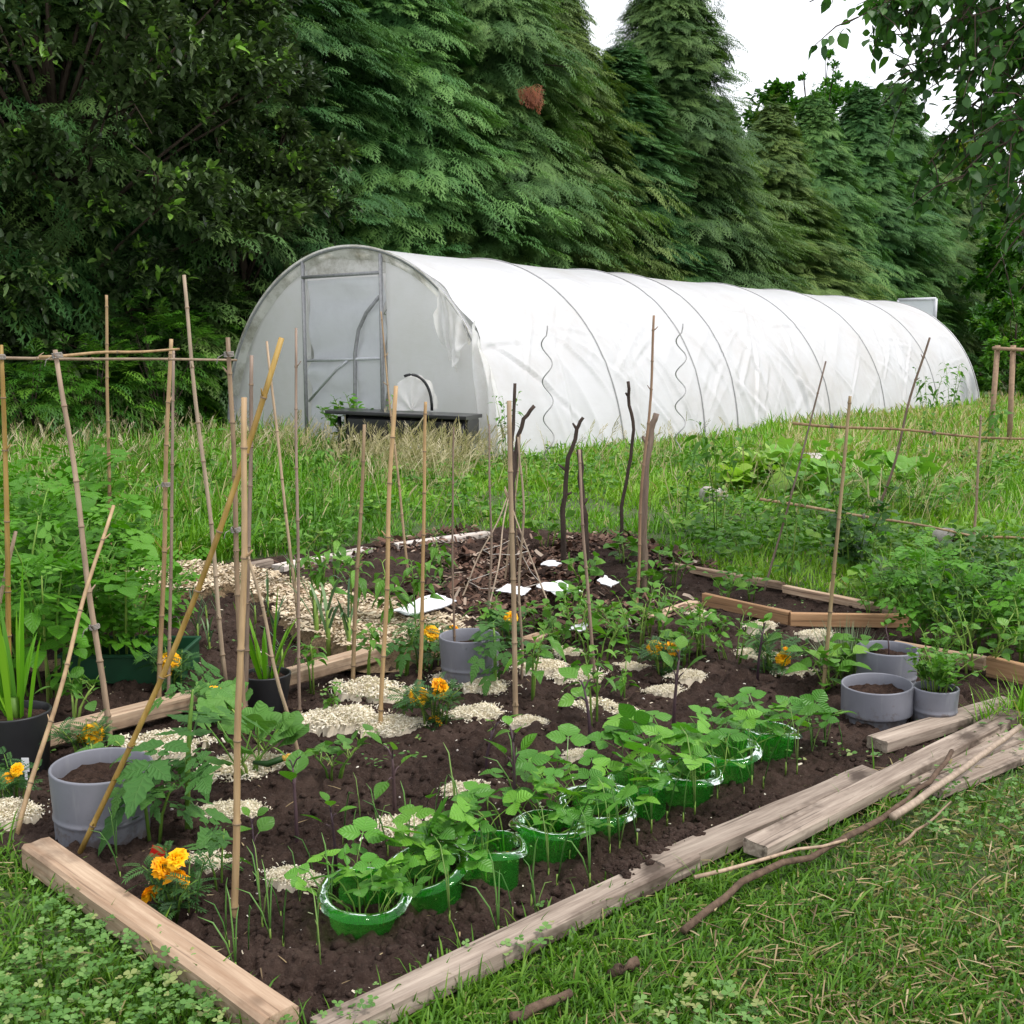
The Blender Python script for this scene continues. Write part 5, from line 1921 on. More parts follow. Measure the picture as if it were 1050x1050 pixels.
p = G(157, 893)
t = thing('plant_label', 'red plant label stuck in soil beside the front marigolds', 'label', (p[0], p[1], 0))
mb = MB()
bar(mb, A(-.020, 0, .045), A(.018, 0, .04), .003, .036, seg=4, wear=.001)
part('tag', mb.mesh('tag', M['red_plastic'], False), t)
mb = MB()
bar(mb, A(.000, 0, .01), A(.016, 0, .01), .003, .035, seg=3, wear=.0005)
bar(mb, A(.005, 0, -.03), A(.011, 0, -.03), .003, .04, seg=3, wear=.0005)
part('stake', mb.mesh('stake', M['paper'], False), t)
t.rotation_euler = (.15, .25, .2)
p = G(27, 800)
t = thing('plant_label', 'small white plant label left of the large grey ringed pot', 'label', (p[0], p[1], 0))
mb = MB()
bar(mb, A(-.012, 0, .03), A(.012, 0, .03), .002, .05, seg=4, wear=.0005)
part('tag', mb.mesh('tag', M['paper'], False), t)
mb = MB()
bar(mb, A(-.004, 0, -.03), A(.004, 0, -.03), .002, .06, seg=3, wear=.0005)
part('stake', mb.mesh('stake', M['paper'], False), t)

# ------------------------------------------------------------------ wood shaving heaps
def heap_mesh(seed, n=5200):
    r = np.random.default_rng(seed)
    mb = MB()
    gx, gy = np.meshgrid(np.linspace(-1.2, 1.2, 26), np.linspace(-1.2, 1.2, 26))
    rr = np.hypot(gx, gy) * (1 + .45 * (vnoise(gx * 1.6 + seed, gy * 1.6, seed) - .5) * 2)
    hz = np.clip(1 - rr, -.3, 1) * .32 + .05 * (vnoise(gx * 5, gy * 5, seed + 1) - .5) * (rr < 1.05) - .40 * (rr > 1.0)
    mb.add(np.stack([gx, gy, hz - .03], -1).reshape(-1, 3), gridfaces(26, 26), 0, .3)
    q = r.random((n, 2)) * 3.2 - 1.6
    rq = np.hypot(q[:, 0], q[:, 1]) * (1 + .45 * (vnoise(q[:, 0] * 1.6 + seed, q[:, 1] * 1.6, seed) - .5) * 2)
    ok = (rq < .95) | (r.random(n) < .5 * np.exp(-(rq - .95) / .16))
    q, rq = q[ok], rq[ok]
    m = len(q)
    z = np.clip(1 - rq, 0, 1) * .32 + .03 * r.random(m)
    D = unit(np.stack([r.normal(size=m), r.normal(size=m), .45 * r.normal(size=m)], -1))
    place(mb, CURL, np.stack([q[:, 0], q[:, 1], z], -1), D, A(0, 0, 1) + .5 * r.normal(size=(m, 3)), .07 + .11 * r.random(m), .028 + .022 * r.random(m), 0, r.random(m) ** .7)
    return mb.mesh('wood_shaving_heap', M['shaving'])


HEAPS = [heap_mesh(300 + i) for i in range(4)]
for i, (px, py, wpx, lab) in enumerate([
    (235, 836, 62, 'shavings heap right beside the nearest upright cane'),
    (258, 792, 88, 'shavings heap under the squash plant and its yellow blossom'),
    (160, 770, 92, 'shavings heap behind the tall tomato at the left'),
    (302, 905, 66, 'shavings heap at front left of the first green collar'),
    (412, 853, 72, 'shavings heap behind the second and third green collars'),
    (484, 815, 60, 'shavings heap behind the seedling with two round leaves, left of centre'),
    (207, 890, 60, 'shavings heap behind the front marigolds'),
    (8, 836, 74, 'shavings heap at the left photo edge before the grey pot'),
    (345, 741, 84, 'long shavings heap left of the cane with the cut top'),
    (402, 748, 66, 'shavings heap around the foot of the cane with the cut top'),
    (378, 712, 88, 'shavings heap around the foot of the short pale cane'),
    (541, 744, 46, 'shavings heap around the foot of the thick central cane'),
    (488, 735, 56, 'narrow shavings heap right of the middle marigolds'),
    (470, 700, 52, 'shavings heap at the front of the middle grey pot'),
    (497, 709, 62, 'shavings heap right front of the middle grey pot'),
    (556, 687, 58, 'shavings heap right behind the thick central cane'),
    (593, 696, 54, 'shavings strip left of the long slim cane right of centre'),
    (578, 671, 36, 'small shavings heap behind the others below the bean plants'),
    (646, 686, 32, 'small shavings heap below the bean plants, right of the slim cane'),
    (704, 696, 44, 'flat shavings heap before the bean plants with two marigolds'),
    (682, 711, 40, 'flat shavings heap nearest the green collars at the back'),
    (612, 732, 74, 'shavings heap under the pepper plant right of centre'),
    (716, 632, 30, 'small shavings heap beside the pale board end'),
    (780, 644, 38, 'shavings heap before the orange timber, left one'),
    (838, 653, 36, 'shavings heap before the orange timber, right one'),
    (778, 674, 42, 'shavings heap behind the rightmost marigold'),
    (818, 694, 44, 'shavings heap left of the foot of the golden cane'),
    (592, 776, 30, 'small shavings heap just behind the middle of the collar row'),
    (345, 640, 0, '')]):
    if not wpx:
        continue
    p = G(px, py)
    rpx = .80 * wpx / 2 / FPX * math.hypot(p[1], H)
    o = bpy.data.objects.new('wood_shaving_heap', HEAPS[i % 4])
    COL.objects.link(o)
    o.location = (p[0], p[1] + rpx * .2, .012)
    o.rotation_euler = (0, 0, .35 * math.sin(i * 1.7) + (math.pi if i % 2 else 0))
    o.scale = (rpx * 1.02, rpx * (.62 + .25 * ((i * 7) % 5) / 5), rpx * 1.05)
    tag(o, lab, 'wood shavings', 'heaps of pale wood shavings around the plants')
# ================================================================== plants
OV = tpl_leaf(6, 5, .40, 1.0, .16, 0, .10)
OVS = tpl_leaf(10, 5, .42, 1.0, .16, .06, .10)
PNT = tpl_leaf(6, 3, .34, 1.25, .22, 0, .10)
OBL = tpl_leaf(6, 3, .55, .9, .2, .06, .22)
SQ = tpl_lobed(5, 3, .30, 44)
LOBE = tpl_leaf(8, 3, .36, 1.2, .16, .16, .05)
TRI = tpl_compose(OVS, [(.42, 0, 0, .62, .50, .05), (.40, 0, R(95), .52, .42, .05), (.40, 0, R(-95), .52, .42, .05)], .02)
TOM = tpl_compose(LOBE, [(.70, 0, 0, .36, .24, .0), (.62, 0, R(58), .30, .17, 0), (.62, 0, R(-58), .30, .17, 0), (.38, 0, R(68), .30, .17, 0), (.38, 0, R(-68), .30, .17, 0),
                         (.50, 0, R(80), .12, .08, 0), (.50, 0, R(-80), .12, .08, 0), (.18, 0, R(75), .20, .11, 0), (.18, 0, R(-75), .20, .11, 0)], .02)
POT_ = tpl_compose(OV, [(.66, 0, 0, .36, .26, .0), (.60, 0, R(62), .30, .21, 0), (.60, 0, R(-62), .30, .21, 0), (.36, 0, R(70), .27, .19, 0), (.36, 0, R(-70), .27, .19, 0),
                        (.16, 0, R(75), .18, .12, 0), (.16, 0, R(-75), .18, .12, 0)], .02)
FINE = tpl_compose(LEAF4, [(.1 + .1 * i, 0, s_ * R(50), .26, .07, 0) for i in range(8) for s_ in (-1, 1)] + [(.8, 0, 0, .3, .07, 0)], .02)
LONG = tpl_strap(5, .8, 1.0)

PL = {}


def stems_and_leaves(r, h, spread, nst, nleaf, tpl, L, Wf, lean=.35, tmin=.25, stemr=.004, up=.35, droop=.3, pet=0.0, nrand=.35, tip=2, tmx=1.0, matl=0):
    ms, ml = MB(), MB()
    for i in range(nst):
        a = r.random() * 2 * math.pi if nst > 1 else r.random() * 6.28
        b = A(math.cos(a), math.sin(a), 0) * spread * .35 * r.random() if nst > 1 else A(0, 0, 0)
        o = A(math.cos(a + .4 * r.normal()), math.sin(a + .4 * r.normal()), 0) * lean * h * (.3 + .9 * r.random())
        hh = h * (.65 + .45 * r.random())
        pts = np.array([b - A(0, 0, .03), b + o * .25 + A(0, 0, hh * .45), b + o * .65 + A(0, 0, hh * .8), b + o + A(0, 0, hh)])
        tube(ms, pts, np.array([1.2, 1, .8, .5]) * stemr, 6, 0, r.random())
        t = np.sort(tmin + (tmx - tmin) * r.random(nleaf))
        if tip:
            t[-tip:] = .97 + .03 * r.random(tip)
        az = a + np.arange(nleaf) * 2.4 + .5 * r.normal(size=nleaf)
        seg = t * 3
        k = np.minimum(seg.astype(int), 2)
        P = pts[k] + (pts[k + 1] - pts[k]) * (seg - k)[:, None]
        D = np.stack([np.cos(az), np.sin(az), up + .35 * r.normal(size=nleaf) + .35 * (t > .95)], -1)
        D = unit(D)
        l = L * (.55 + .6 * r.random(nleaf)) * np.where(t > .95, .7, 1)
        if pet:
            for q in range(nleaf):
                e = P[q] + D[q] * pet * (.6 + .7 * r.random()) + A(0, 0, .01)
                tube(ms, [P[q], (P[q] + e) / 2 + A(0, 0, .006), e], stemr * .5, 4, 0, r.random(), cap=False)
                P[q] = e
        N = A(0, 0, 1) + nrand * r.normal(size=(nleaf, 3)) - D * A(1, 1, 0) * .1
        place(ml, tpl, P, D, N, l, l * Wf, droop * (.5 + r.random(nleaf)), np.clip(.15 + .6 * r.random(nleaf) + .2 * (t - .5), 0, 1))
    return ms, ml


def reg(kind, n, fn, matS, matL):
    PL[kind] = []
    for i in range(n):
        r = np.random.default_rng(abs(hash_(kind)) + i * 17)
        ms, ml = fn(r)
        PL[kind].append((ms.mesh('stem', M[matS]), ml.mesh('foliage', M[matL])))


def hash_(s):
    v = 7
    for ch in s:
        v = (v * 31 + ord(ch)) % 100003
    return v


reg('potato', 4, lambda r: stems_and_leaves(r, .55, .30, 9, 10, POT_, .22, 1.0, .45, .2, .0038, .45, .35), 'stem', 'potato')
reg('bean', 4, lambda r: stems_and_leaves(r, .115, .10, 5, 2, TRI, .19, 1.08, 1.0, .5, .0028, .45, .32, .04), 'stem', 'bean')
reg('pea_bush', 4, lambda r: stems_and_leaves(r, .26, .22, 6, 7, OV, .085, .62, .55, .15, .004, .4, .3, .03), 'stem', 'pepper')
reg('pepper', 4, lambda r: stems_and_leaves(r, .22, .05, 2, 10, PNT, .095, .48, .25, .35, .004, .3, .5, .02), 'stem', 'pepper')
reg('tallpepper', 3, lambda r: stems_and_leaves(r, .42, .05, 2, 14, PNT, .13, .42, .18, .35, .005, .15, .6, .03), 'stem', 'pepper')
reg('tomato', 2, lambda r: stems_and_leaves(r, .50, .05, 1, 13, TOM, .25, 1.0, .06, .18, .006, .25, .6, .0, .3, 4), 'stem', 'tomato')
reg('tomato_small', 2, lambda r: stems_and_leaves(r, .24, .05, 2, 7, TOM, .19, 1.0, .25, .25, .005, .3, .6), 'stem', 'tomato')
reg('seedling', 4, lambda r: stems_and_leaves(r, .17, .03, 1, 4, OV, .085, .60, .12, .45, .004, .55, .25, .02, .3, 2), 'stem_purple', 'pepper')
reg('squash', 2, lambda r: stems_and_leaves(r, .10, .10, 4, 3, SQ, .19, 1.0, .5, .5, .007, .9, .15, .17, .25, 1), 'stem', 'squash')
reg('bigsquash', 2, lambda r: stems_and_leaves(r, .3, .3, 7, 3, SQ, .29, 1.0, .6, .4, .009, .8, .2, .25, .3, 1), 'stem', 'pale_squash')
reg('greens', 4, lambda r: stems_and_leaves(r, .15, .14, 5, 5, OBL, .15, .5, .5, .1, .003, .8, .35, .02), 'stem', 'weed')
reg('lettuce', 2, lambda r: stems_and_leaves(r, .08, .10, 5, 8, OBL, .26, .6, .3, .1, .004, .9, .4, .0), 'stem', 'lettuce')
reg('herb', 3, lambda r: stems_and_leaves(r, .15, .15, 30, 9, OV, .050, .62, .75, .2, .0018, .4, .2), 'stem', 'pepper')
reg('shrubby', 4, lambda r: stems_and_leaves(r, .42, .36, 14, 15, OV, .075, .58, .55, .2, .005, .45, .25, .02), 'stem', 'weed_dark')
reg('bushy_bright', 3, lambda r: stems_and_leaves(r, .38, .40, 12, 15, OV, .085, .6, .6, .15, .005, .45, .25, .02), 'stem', 'potato')
reg('tall_weed', 4, lambda r: stems_and_leaves(r, .75, .10, 3, 22, PNT, .11, .34, .22, .1, .0032, .25, .5, .02), 'stem', 'weed')
reg('currant', 2, lambda r: stems_and_leaves(r, .62, .35, 9, 14, SQ, .11, 1.0, .45, .15, .007, .35, .3, .04), 'stem', 'weed_dark')
reg('courgette_leafy', 2, lambda r: stems_and_leaves(r, .14, .1, 4, 5, OV, .09, .8, .5, .4, .005, .5, .3, .05), 'stem', 'squash')


def straps(r, n, L, W, lean, droop, spread, mat=0):
    ml = MB()
    a = r.random(n) * 2 * math.pi
    ln = lean * r.random(n)
    D = np.stack([np.cos(a) * ln, np.sin(a) * ln, np.ones(n)], -1)
    P = np.stack([np.cos(a) * spread * r.random(n), np.sin(a) * spread * r.random(n), np.full(n, -.02)], -1)
    place(ml, LONG, P, D, np.stack([np.cos(a), np.sin(a), 0 * a + .2], -1), L * (.6 + .5 * r.random(n)), W, droop * r.random(n), r.random(n))
    return ml


def leek_fn(r):
    ms = MB()
    tube(ms, [A(0, 0, -.03), A(0, 0, .06), A(.002, 0, .13)], [.008, .007, .006], 7, 0, .8)
    ml = MB()
    n = 6
    side = np.where(np.arange(n) % 2, 1, -1)
    P = np.stack([0 * side, 0 * side, .04 + .018 * np.arange(n)], -1)
    D = np.stack([side * (.18 + .35 * r.random(n)), .1 * r.normal(size=n), np.ones(n)], -1)
    place(ml, LONG, P, D, np.stack([side, 0 * side, .3 + 0 * side], -1) * 1.0,   .16 + .18 * r.random(n), .011, .15 + .5 * r.random(n), r.random(n))
    return ms, ml


def onion_fn(r):
    ms, ml = MB(), MB()
    tube(ms, [A(0, 0, -.02), A(0, 0, .025)], [.003, .0025], 6, 0, .8)
    for i in range(r.integers(1, 4)):
        a = r.random() * 6.28
        h = .10 + .16 * r.random()
        o = A(math.cos(a), math.sin(a), 0) * h * (.08 + .45 * r.random() ** 2)
        tube(ml, [A(0, 0, .0), o * .3 + A(0, 0, h * .5), o * .75 + A(0, 0, h * .85), o * 1.3 + A(0, 0, h * (1 - .1 * r.random()))], [.0018, .0023, .0019, .0005], 5, 0, r.random())
    return ms, ml


reg('leek', 4, leek_fn, 'stem', 'leek')
reg('onion', 6, onion_fn, 'stem', 'onion')
reg('sword', 2, lambda r: ((lambda s: (tube(s, [A(0, 0, -.02), A(0, 0, .05)], [.02, .012], 7, 0, .3), s)[1])(MB()), straps(r, 15, .46, .020, .5, .3, .05)), 'stem', 'iris')
reg('lavender', 2, lambda r: ((lambda s: (tube(s, [A(0, 0, -.02), A(0, 0, .1)], [.01, .006], 7, 0, .3), s)[1])(MB()), straps(r, 260, .26, .005, .9, .25, .10)), 'stem', 'lavender')


def flower_mesh(seed):
    r = np.random.default_rng(seed)
    mb = MB()
    for ring, (n, rad, up, L) in enumerate(((16, .004, .15, .022), (14, .004, .55, .019), (12, .003, 1.1, .016), (9, .002, 2.2, .013))):
        a = np.arange(n) * 2 * math.pi / n + .3 * r.normal(size=n) + ring
        D = np.stack([np.cos(a), np.sin(a), up + .25 * r.normal(size=n)], -1)
        P = np.stack([np.cos(a) * rad, np.sin(a) * rad, np.full(n, .002 * ring)], -1)
        pet = (A([0, -.2, 0], [0, .2, 0], [.55, .5, .05], [.55, -.5, .05], [1, .42, -.08], [.92, 0, .1], [1, -.42, -.08]), [np.array([[0, 1, 2, 3]]), np.array([[3, 2, 5], [2, 4, 5], [3, 5, 6]])], np.zeros((7, 2)))
        place(mb, pet, P, D, A(0, 0, 1) + .5 * r.normal(size=(n, 3)), L, L * .9, .25, np.clip(r.random(n) * .5 + .10 * ring + (.18 if seed % 2 else .40), 0, 1))
    return mb.mesh('flower', M['petal'])


FLW = [flower_mesh(i) for i in range(4)]


def marig_fn(r):
    ms, ml = stems_and_leaves(r, .13, .12, 9, 10, FINE, .085, 1.0, .6, .1, .0025, .5, .3)
    return ms, ml


reg('marigold', 3, marig_fn, 'stem', 'marigold_leaf')
used = {}


def plant(kind, label, px, py, sc=1.0, cat='plant', name=None, group=None, z=None, P=None, rz=None, var=None):
    p = G(px, py) if P is None else P
    k = used.get(kind, 0)
    used[kind] = k + 1
    ms, ml = PL[kind][(k if var is None else var) % len(PL[kind])]
    zz = (.0 if z is None else z)
    t = thing(name or kind, label, cat, (p[0], p[1], zz), group, (k * 2.1 + 1) if rz is None else rz, sc)
    part('stem', ms, t)
    part('foliage', ml, t)
    return t


def marigold(label, px, py, flowers, sc=1.0, hz=.14):
    """flowers: pixel positions of the flower heads, at the plant's distance"""
    t = plant('marigold', label, px, py, sc, 'marigold', 'marigold_plant', 'flowering marigolds in the bed', rz=0.0)
    y0 = t.location.y
    for i, (fx, fy, s_) in enumerate(flowers):
        q = PY(fx, fy, y0 - .02) - np.array(t.location)
        q = q / sc
        f = part('flower', FLW[i % 4], t, q)
        f.scale = (s_, s_, s_ * .95)
        f.rotation_euler = (.75 + .3 * math.sin(i * 3 + px), .4 * math.sin(i * 5 + py), i * 1.3)
        sm = MB()
        tube(sm, [A(q[0] * .3, q[1] * .3, .02), A(q[0] * .8, q[1] * .8, q[2] * .6), A(*q) - A(0, -.004, .004)], [.002, .002, .003], 5, 0, .4)
        part('flower_stalk', sm.mesh('flower_stalk', M['stem']), t)
    return t


marigold('yellow orange marigold with four blooms at the front left, by the red label', 180, 935, [(181, 880, 1.25), (166, 889, 1.2), (181, 900, 1.5), (154, 916, 1.15)], 1.0)
marigold('marigold with two stacked blooms at the left edge before the grey pot', 15, 822, [(17, 789, .95), (8, 797, .85)], 1.0)
marigold('single large bloomed marigold standing behind the front left grey pot', 90, 775, [(95, 752, 1.5), (84, 757, .8)], 1.1)
marigold('red orange marigold between the canes behind the tall tomato', 176, 705, [(175, 677, 1.5), (170, 688, 1.1)], 1.2)
marigold('marigold half hidden by the right side leaves of the tall tomato', 220, 735, [(218, 711, 1.4), (222, 722, 1.1)], 1.1)
marigold('twin bloomed orange marigold in the middle, behind the cane with the cut top', 444, 742, [(430, 713, 1.3), (452, 705, 1.35), (447, 739, .9)], 1.35)
marigold('marigold at the back left rim of the middle grey pot', 440, 680, [(442, 649, 1.25), (466, 645, .8)], 1.4)
marigold('marigold behind the thick central cane, right of the middle grey pot', 522, 660, [(524, 633, 1.15)], 1.3)
marigold('marigold with two level blooms in front of the bean plants', 680, 690, [(671, 664, 1.15), (689, 664, 1.2)], 1.3)
marigold('rightmost marigold, left of the golden cane', 795, 690, [(803, 675, 1.15), (807, 667, .7)], 1.3)

# tomatoes
plant('tomato', 'tall tomato plant tied to nothing, behind the front left grey pot', 192, 850, 1.35, 'tomato plant', 'tomato_plant', rz=.6, var=0)
bpy.context.scene.objects['tomato_plant']['label'] = 'tall leafy tomato plant just right of the front left grey pot'
plant('tomato_small', 'low tomato plant at the foot of the tall one, beside the grey pot', 160, 862, 1.0, 'tomato plant', 'tomato_plant')
plant('tomato_small', 'tomato plant drooping in front of the middle grey pot', 508, 708, 1.35, 'tomato plant', 'tomato_plant')
plant('tomato_small', 'small tomato by the shavings heap behind the front marigolds', 225, 912, .62, 'tomato plant', 'tomato_plant')
plant('tomato_small', 'small tomato just left of the middle grey pot', 415, 690, 1.0, 'tomato plant', 'tomato_plant')

# squash with blossom
t = plant('squash', 'squash plant with a yellow blossom in the shavings beside the nearest cane', 255, 796, .85, 'squash plant', 'squash_plant', rz=.3)
y0 = t.location.y
q = PY(297, 774, y0 - .02) - np.array(t.location)
mb = MB()
tube(mb, [A(.02, 0, .06), A(*q) * .55 + A(0, 0, .01), A(*q)], [.008, .014, .013], 8, 0, .05)
import mathutils
R2 = mathutils.Matrix.Rotation(-.3, 3, 'Z')
f = part('fruit', mb.mesh('fruit', M['weed_dark']), t)
f.rotation_euler = (0, 0, -.3)
mb = MB()
n = 9
a = np.arange(n) * 2 * math.pi / n
place(mb, PNT, np.tile(A(0, 0, 0), (n, 1)), np.stack([np.full(n, 1.0), np.cos(a) * .55, np.sin(a) * .55], -1), np.stack([0 * a - .3, np.cos(a), np.sin(a)], -1), .05, .03, .1, rng.random(n))
tube(mb, [A(-.005, 0, 0), A(.02, 0, 0), A(.034, 0, 0)], [.011, .016, .012], 8, 0, .6)
f = part('blossom', mb.mesh('blossom', M['petal_yellow']), t)
v = R2 @ Vector(q)
f.location = v
f.rotation_euler = (0, 0, -.3)
plant('squash', 'squash plant with broad leaves beside the tall tomato and canes', 228, 748, .5, 'squash plant', 'squash_plant')
plant('courgette_leafy', 'young squash with pale jagged leaves lying right of the blossom', 340, 800, .8, 'squash plant', 'squash_plant')
plant('courgette_leafy', 'young squash behind the left cane pair by the inner board', 75, 742, 1.0, 'squash plant', 'squash_plant')
plant('courgette_leafy', 'young squash leaves low behind the front left grey pot', 120, 800, .8, 'squash plant', 'squash_plant')

# seedlings with few leaves
for px, py, s_, lab in ((305, 868, 1.15, 'seedling with four broad leaves right of the nearest cane'), (262, 905, .8, 'leaning seedling leaf left of the front shavings heap'),
                        (405, 840, 1.25, 'tall seedling left of centre among the onion shoots'), (497, 795, 1.2, 'seedling with two round upright leaves in front of the central cane'),
                        (528, 845, 1.3, 'broad leaved seedling between the shavings heaps behind the collars'), (345, 895, .9, 'seedling behind the first green collar'),
                        (430, 880, .9, 'small seedling between the first two collars'), (606, 765, 1.5, 'dark stemmed broad leaved plant right of centre in shavings'),
                        (690, 752, 1.4, 'broad leaved plant behind the middle collars'), (776, 700, 1.2, 'young plant with one big round leaf near the rightmost marigold')):
    plant('seedling', lab, px, py, s_ * 1.2, 'seedling', 'broad_leaved_seedling', 'young broad leaved plants in the bed')
# peppers
for px, py, s_, k, lab in ((322, 705, 1.0, 'pepper', 'small pepper right of the slim straight brown cane'), (376, 700, 1.0, 'pepper', 'pepper plant at the foot of the short pale cane'),
                           (340, 735, .55, 'pepper', 'tiny pepper beside the long shavings heap'), (414, 742, .5, 'pepper', 'tiny pepper right of the cane with the cut top'),
                           (545, 718, 1.35, 'pepper', 'bright pepper just right of the thick central cane'), (612, 745, 1.2, 'pepper', 'pepper left of the dark stemmed plant right of centre'),
                           (640, 720, .8, 'pepper', 'low pepper between two shavings heaps right of centre'), (500, 660, 1.0, 'pepper', 'pepper behind the right side of the middle grey pot'),
                           (325, 655, 1.25, 'tallpepper', 'tall pepper over the woodchip path, left of the short pale cane'), (360, 640, 1.15, 'tallpepper', 'tall pepper behind the short pale cane'),
                           (405, 648, 1.1, 'tallpepper', 'tall pepper on the path between the two middle canes'), (428, 655, 1.1, 'tallpepper', 'tall pepper left of the large white card'),
                           (342, 600, 1.1, 'tallpepper', 'tall pepper by the whitish back board'), (455, 600, .95, 'tallpepper', 'tall pepper on the mulch left of the wigwam'),
                           (300, 610, 1.1, 'tallpepper', 'tall pepper at the left end of the narrow path board')):
    plant(k, lab, px, py, s_ * (.82 if k == 'tallpepper' else 1), 'pepper plant', 'pepper_plant', 'pepper plants')
# bean and greens mass
for i, (px, py, s_, lab) in enumerate(((570, 672, 1.0, 'bean plant leftmost of the leafy mass behind the middle'), (590, 660, 1.1, 'bean plant second from the left of the leafy mass'),
                                       (615, 678, 1.1, 'bean plant just right of the slim cane'), (632, 655, 1.2, 'bean plant at the back of the leafy mass by the pale board ends'),
                                       (650, 670, 1.2, 'bean plant in the middle of the leafy mass'), (668, 650, 1.2, 'bean plant behind the two level marigold blooms'),
                                       (700, 680, 1.15, 'bean plant right of the two level marigold blooms'), (722, 672, 1.2, 'bean plant at the right end of the leafy mass'),
                                       (750, 678, .9, 'bean plant standing apart right of the leafy mass'), (555, 650, 1.0, 'bean plant behind the thick central cane'))):
    plant('pea_bush' if i % 3 else 'greens', lab, px, py, s_ * .84, 'bean plant', 'bean_plant', 'leafy bean plants behind the middle')
for px, py, s_, lab in ((600, 605, 1.1, 'leafy weed between the bare branches'), (585, 628, 1.0, 'weed in the mulch right of the torn white card'), (660, 610, 1.0, 'weed at the foot of the tallest slim cane'),
                        (690, 600, 1.2, 'pale leafed weed at the right edge of the mulch'), (560, 560, 1.2, 'weed at the back edge of the mulched bed'), (640, 580, 1.2, 'pale weed behind the wavy black branch'),
                        (745, 617, .9, 'greens at the left end of the raised seed bed'), (770, 612, .8, 'greens in the middle of the raised seed bed'), (740, 650, .5, 'yellowish seedling in front of the orange timber')):
    plant('greens', lab, px, py, s_, 'weed', 'leafy_weed', 'leafy weeds in the back bed')

# leeks and onions
LG = 'leeks by the woodchip path'
for px, py, s_ in ((140, 640, .8), (153, 618, .7), (165, 650, .9), (181, 620, .8), (185, 655, .9), (197, 630, .85), (203, 660, 1.0), (212, 640, 1.0), (215, 670, 1.0), (222, 625, .8), (226, 650, .9), (120, 612, .7), (130, 605, .6), (262, 640, 1.0), (275, 630, 1.1), (282, 660, 1.1), (290, 690, 1.1), (172, 600, .6), (245, 612, .7)):
    plant('leek', 'slim grey green leek standing in the dark soil left of the woodchip path', px, py, s_ * .8, 'leek', 'leek', LG)
for px, py, s_, lab in ((325, 660, 1.75, 'thick leek on the path, leftmost of the three big ones'), (337, 668, 1.6, 'thick leek on the path, middle of the three big ones'), (358, 672, 1.45, 'thick leek on the path beside the short pale cane')):
    plant('leek', lab, px, py, s_, 'leek', 'leek', LG)
OG = 'onion shoots along the front of the bed'
on = [(240, 975), (244, 990), (256, 985), (230, 960), (265, 940), (272, 950), (283, 940), (278, 960), (292, 965), (320, 975), (330, 1000), (308, 930), (318, 905), (340, 940), (352, 870), (360, 885), (372, 850),
      (385, 860), (398, 875), (420, 870), (440, 845), (452, 850), (470, 850), (475, 870), (512, 860), (528, 815), (532, 800), (545, 920), (560, 900), (553, 945), (520, 940), (515, 955), (575, 905), (600, 885), (625, 875),
      (640, 870), (655, 862), (668, 850), (690, 845), (700, 838), (712, 830), (735, 822), (760, 812), (770, 805), (790, 800), (800, 792), (815, 785), (830, 775), (838, 765), (500, 900), (585, 880), (650, 840), (725, 800), (780, 780),
      (130, 905), (120, 890), (205, 940), (395, 930), (460, 945), (850, 760), (860, 770), (610, 905)]
for px, py in on:
    plant('onion', 'thin green onion shoot standing in the bare dark soil', px + rng.normal() * 3, py + rng.normal() * 3, .65 + .5 * rng.random(), 'onion', 'onion_shoot', OG, z=.0)

# pots' plants
plant('sword', 'clump of broad sword leaves growing in the black pot at the left edge', 0, 0, 1.25, 'plant', 'sword_leaved_plant', P=PB1, z=.17)
plant('sword', 'clump of sword leaves growing in the black pot behind the squash', 0, 0, 1.0, 'plant', 'sword_leaved_plant', P=PB2, z=.09)
plant('herb', 'leafy green herb filling the smallest grey pot', 0, 0, 1.0, 'herb', 'herb_plant', P=PM5, z=.13)
plant('seedling', 'small seedling growing in the hindmost grey pot', 0, 0, .8, 'seedling', 'broad_leaved_seedling', P=PM4 + A(.02, .03, 0), z=.14)

# potatoes on the left
PGp = 'potato plants at the left'
for px, py, s_, lab in ((10, 700, 1.05, 'potato plant at the left edge behind the black pot'), (55, 715, 1.0, 'potato plant in front, left of the green crate'), (95, 680, .95, 'potato plant right behind the green crate'),
                        (40, 650, 1.15, 'potato plant in the middle of the leafy mass at the left'), (-20, 655, 1.1, 'potato plant cut by the left edge at mid height'), (85, 640, 1.0, 'potato plant behind the crossing of the two tied canes'),
                        (130, 690, .8, 'low potato plant spreading over the green crate'), (20, 615, 1.2, 'tallest potato plant at the back left'), (75, 610, 1.2, 'back potato plant beside the slim upright cane'),
                        (120, 640, .75, 'potato plant reaching towards the woodchip path'), (-50, 700, 1.0, 'potato plant just outside the left corner'), (150, 672, .6, 'small potato plant nearest the leeks')):
    if px < -40:
        continue
    plant('potato', lab, px, py, s_ * 1.32, 'potato plant', 'potato_plant', PGp)
plant('tall_weed', 'tall broad leaved weed behind the potatoes, beside the slim upright cane', 112, 600, 1.15, 'weed', 'tall_weed')

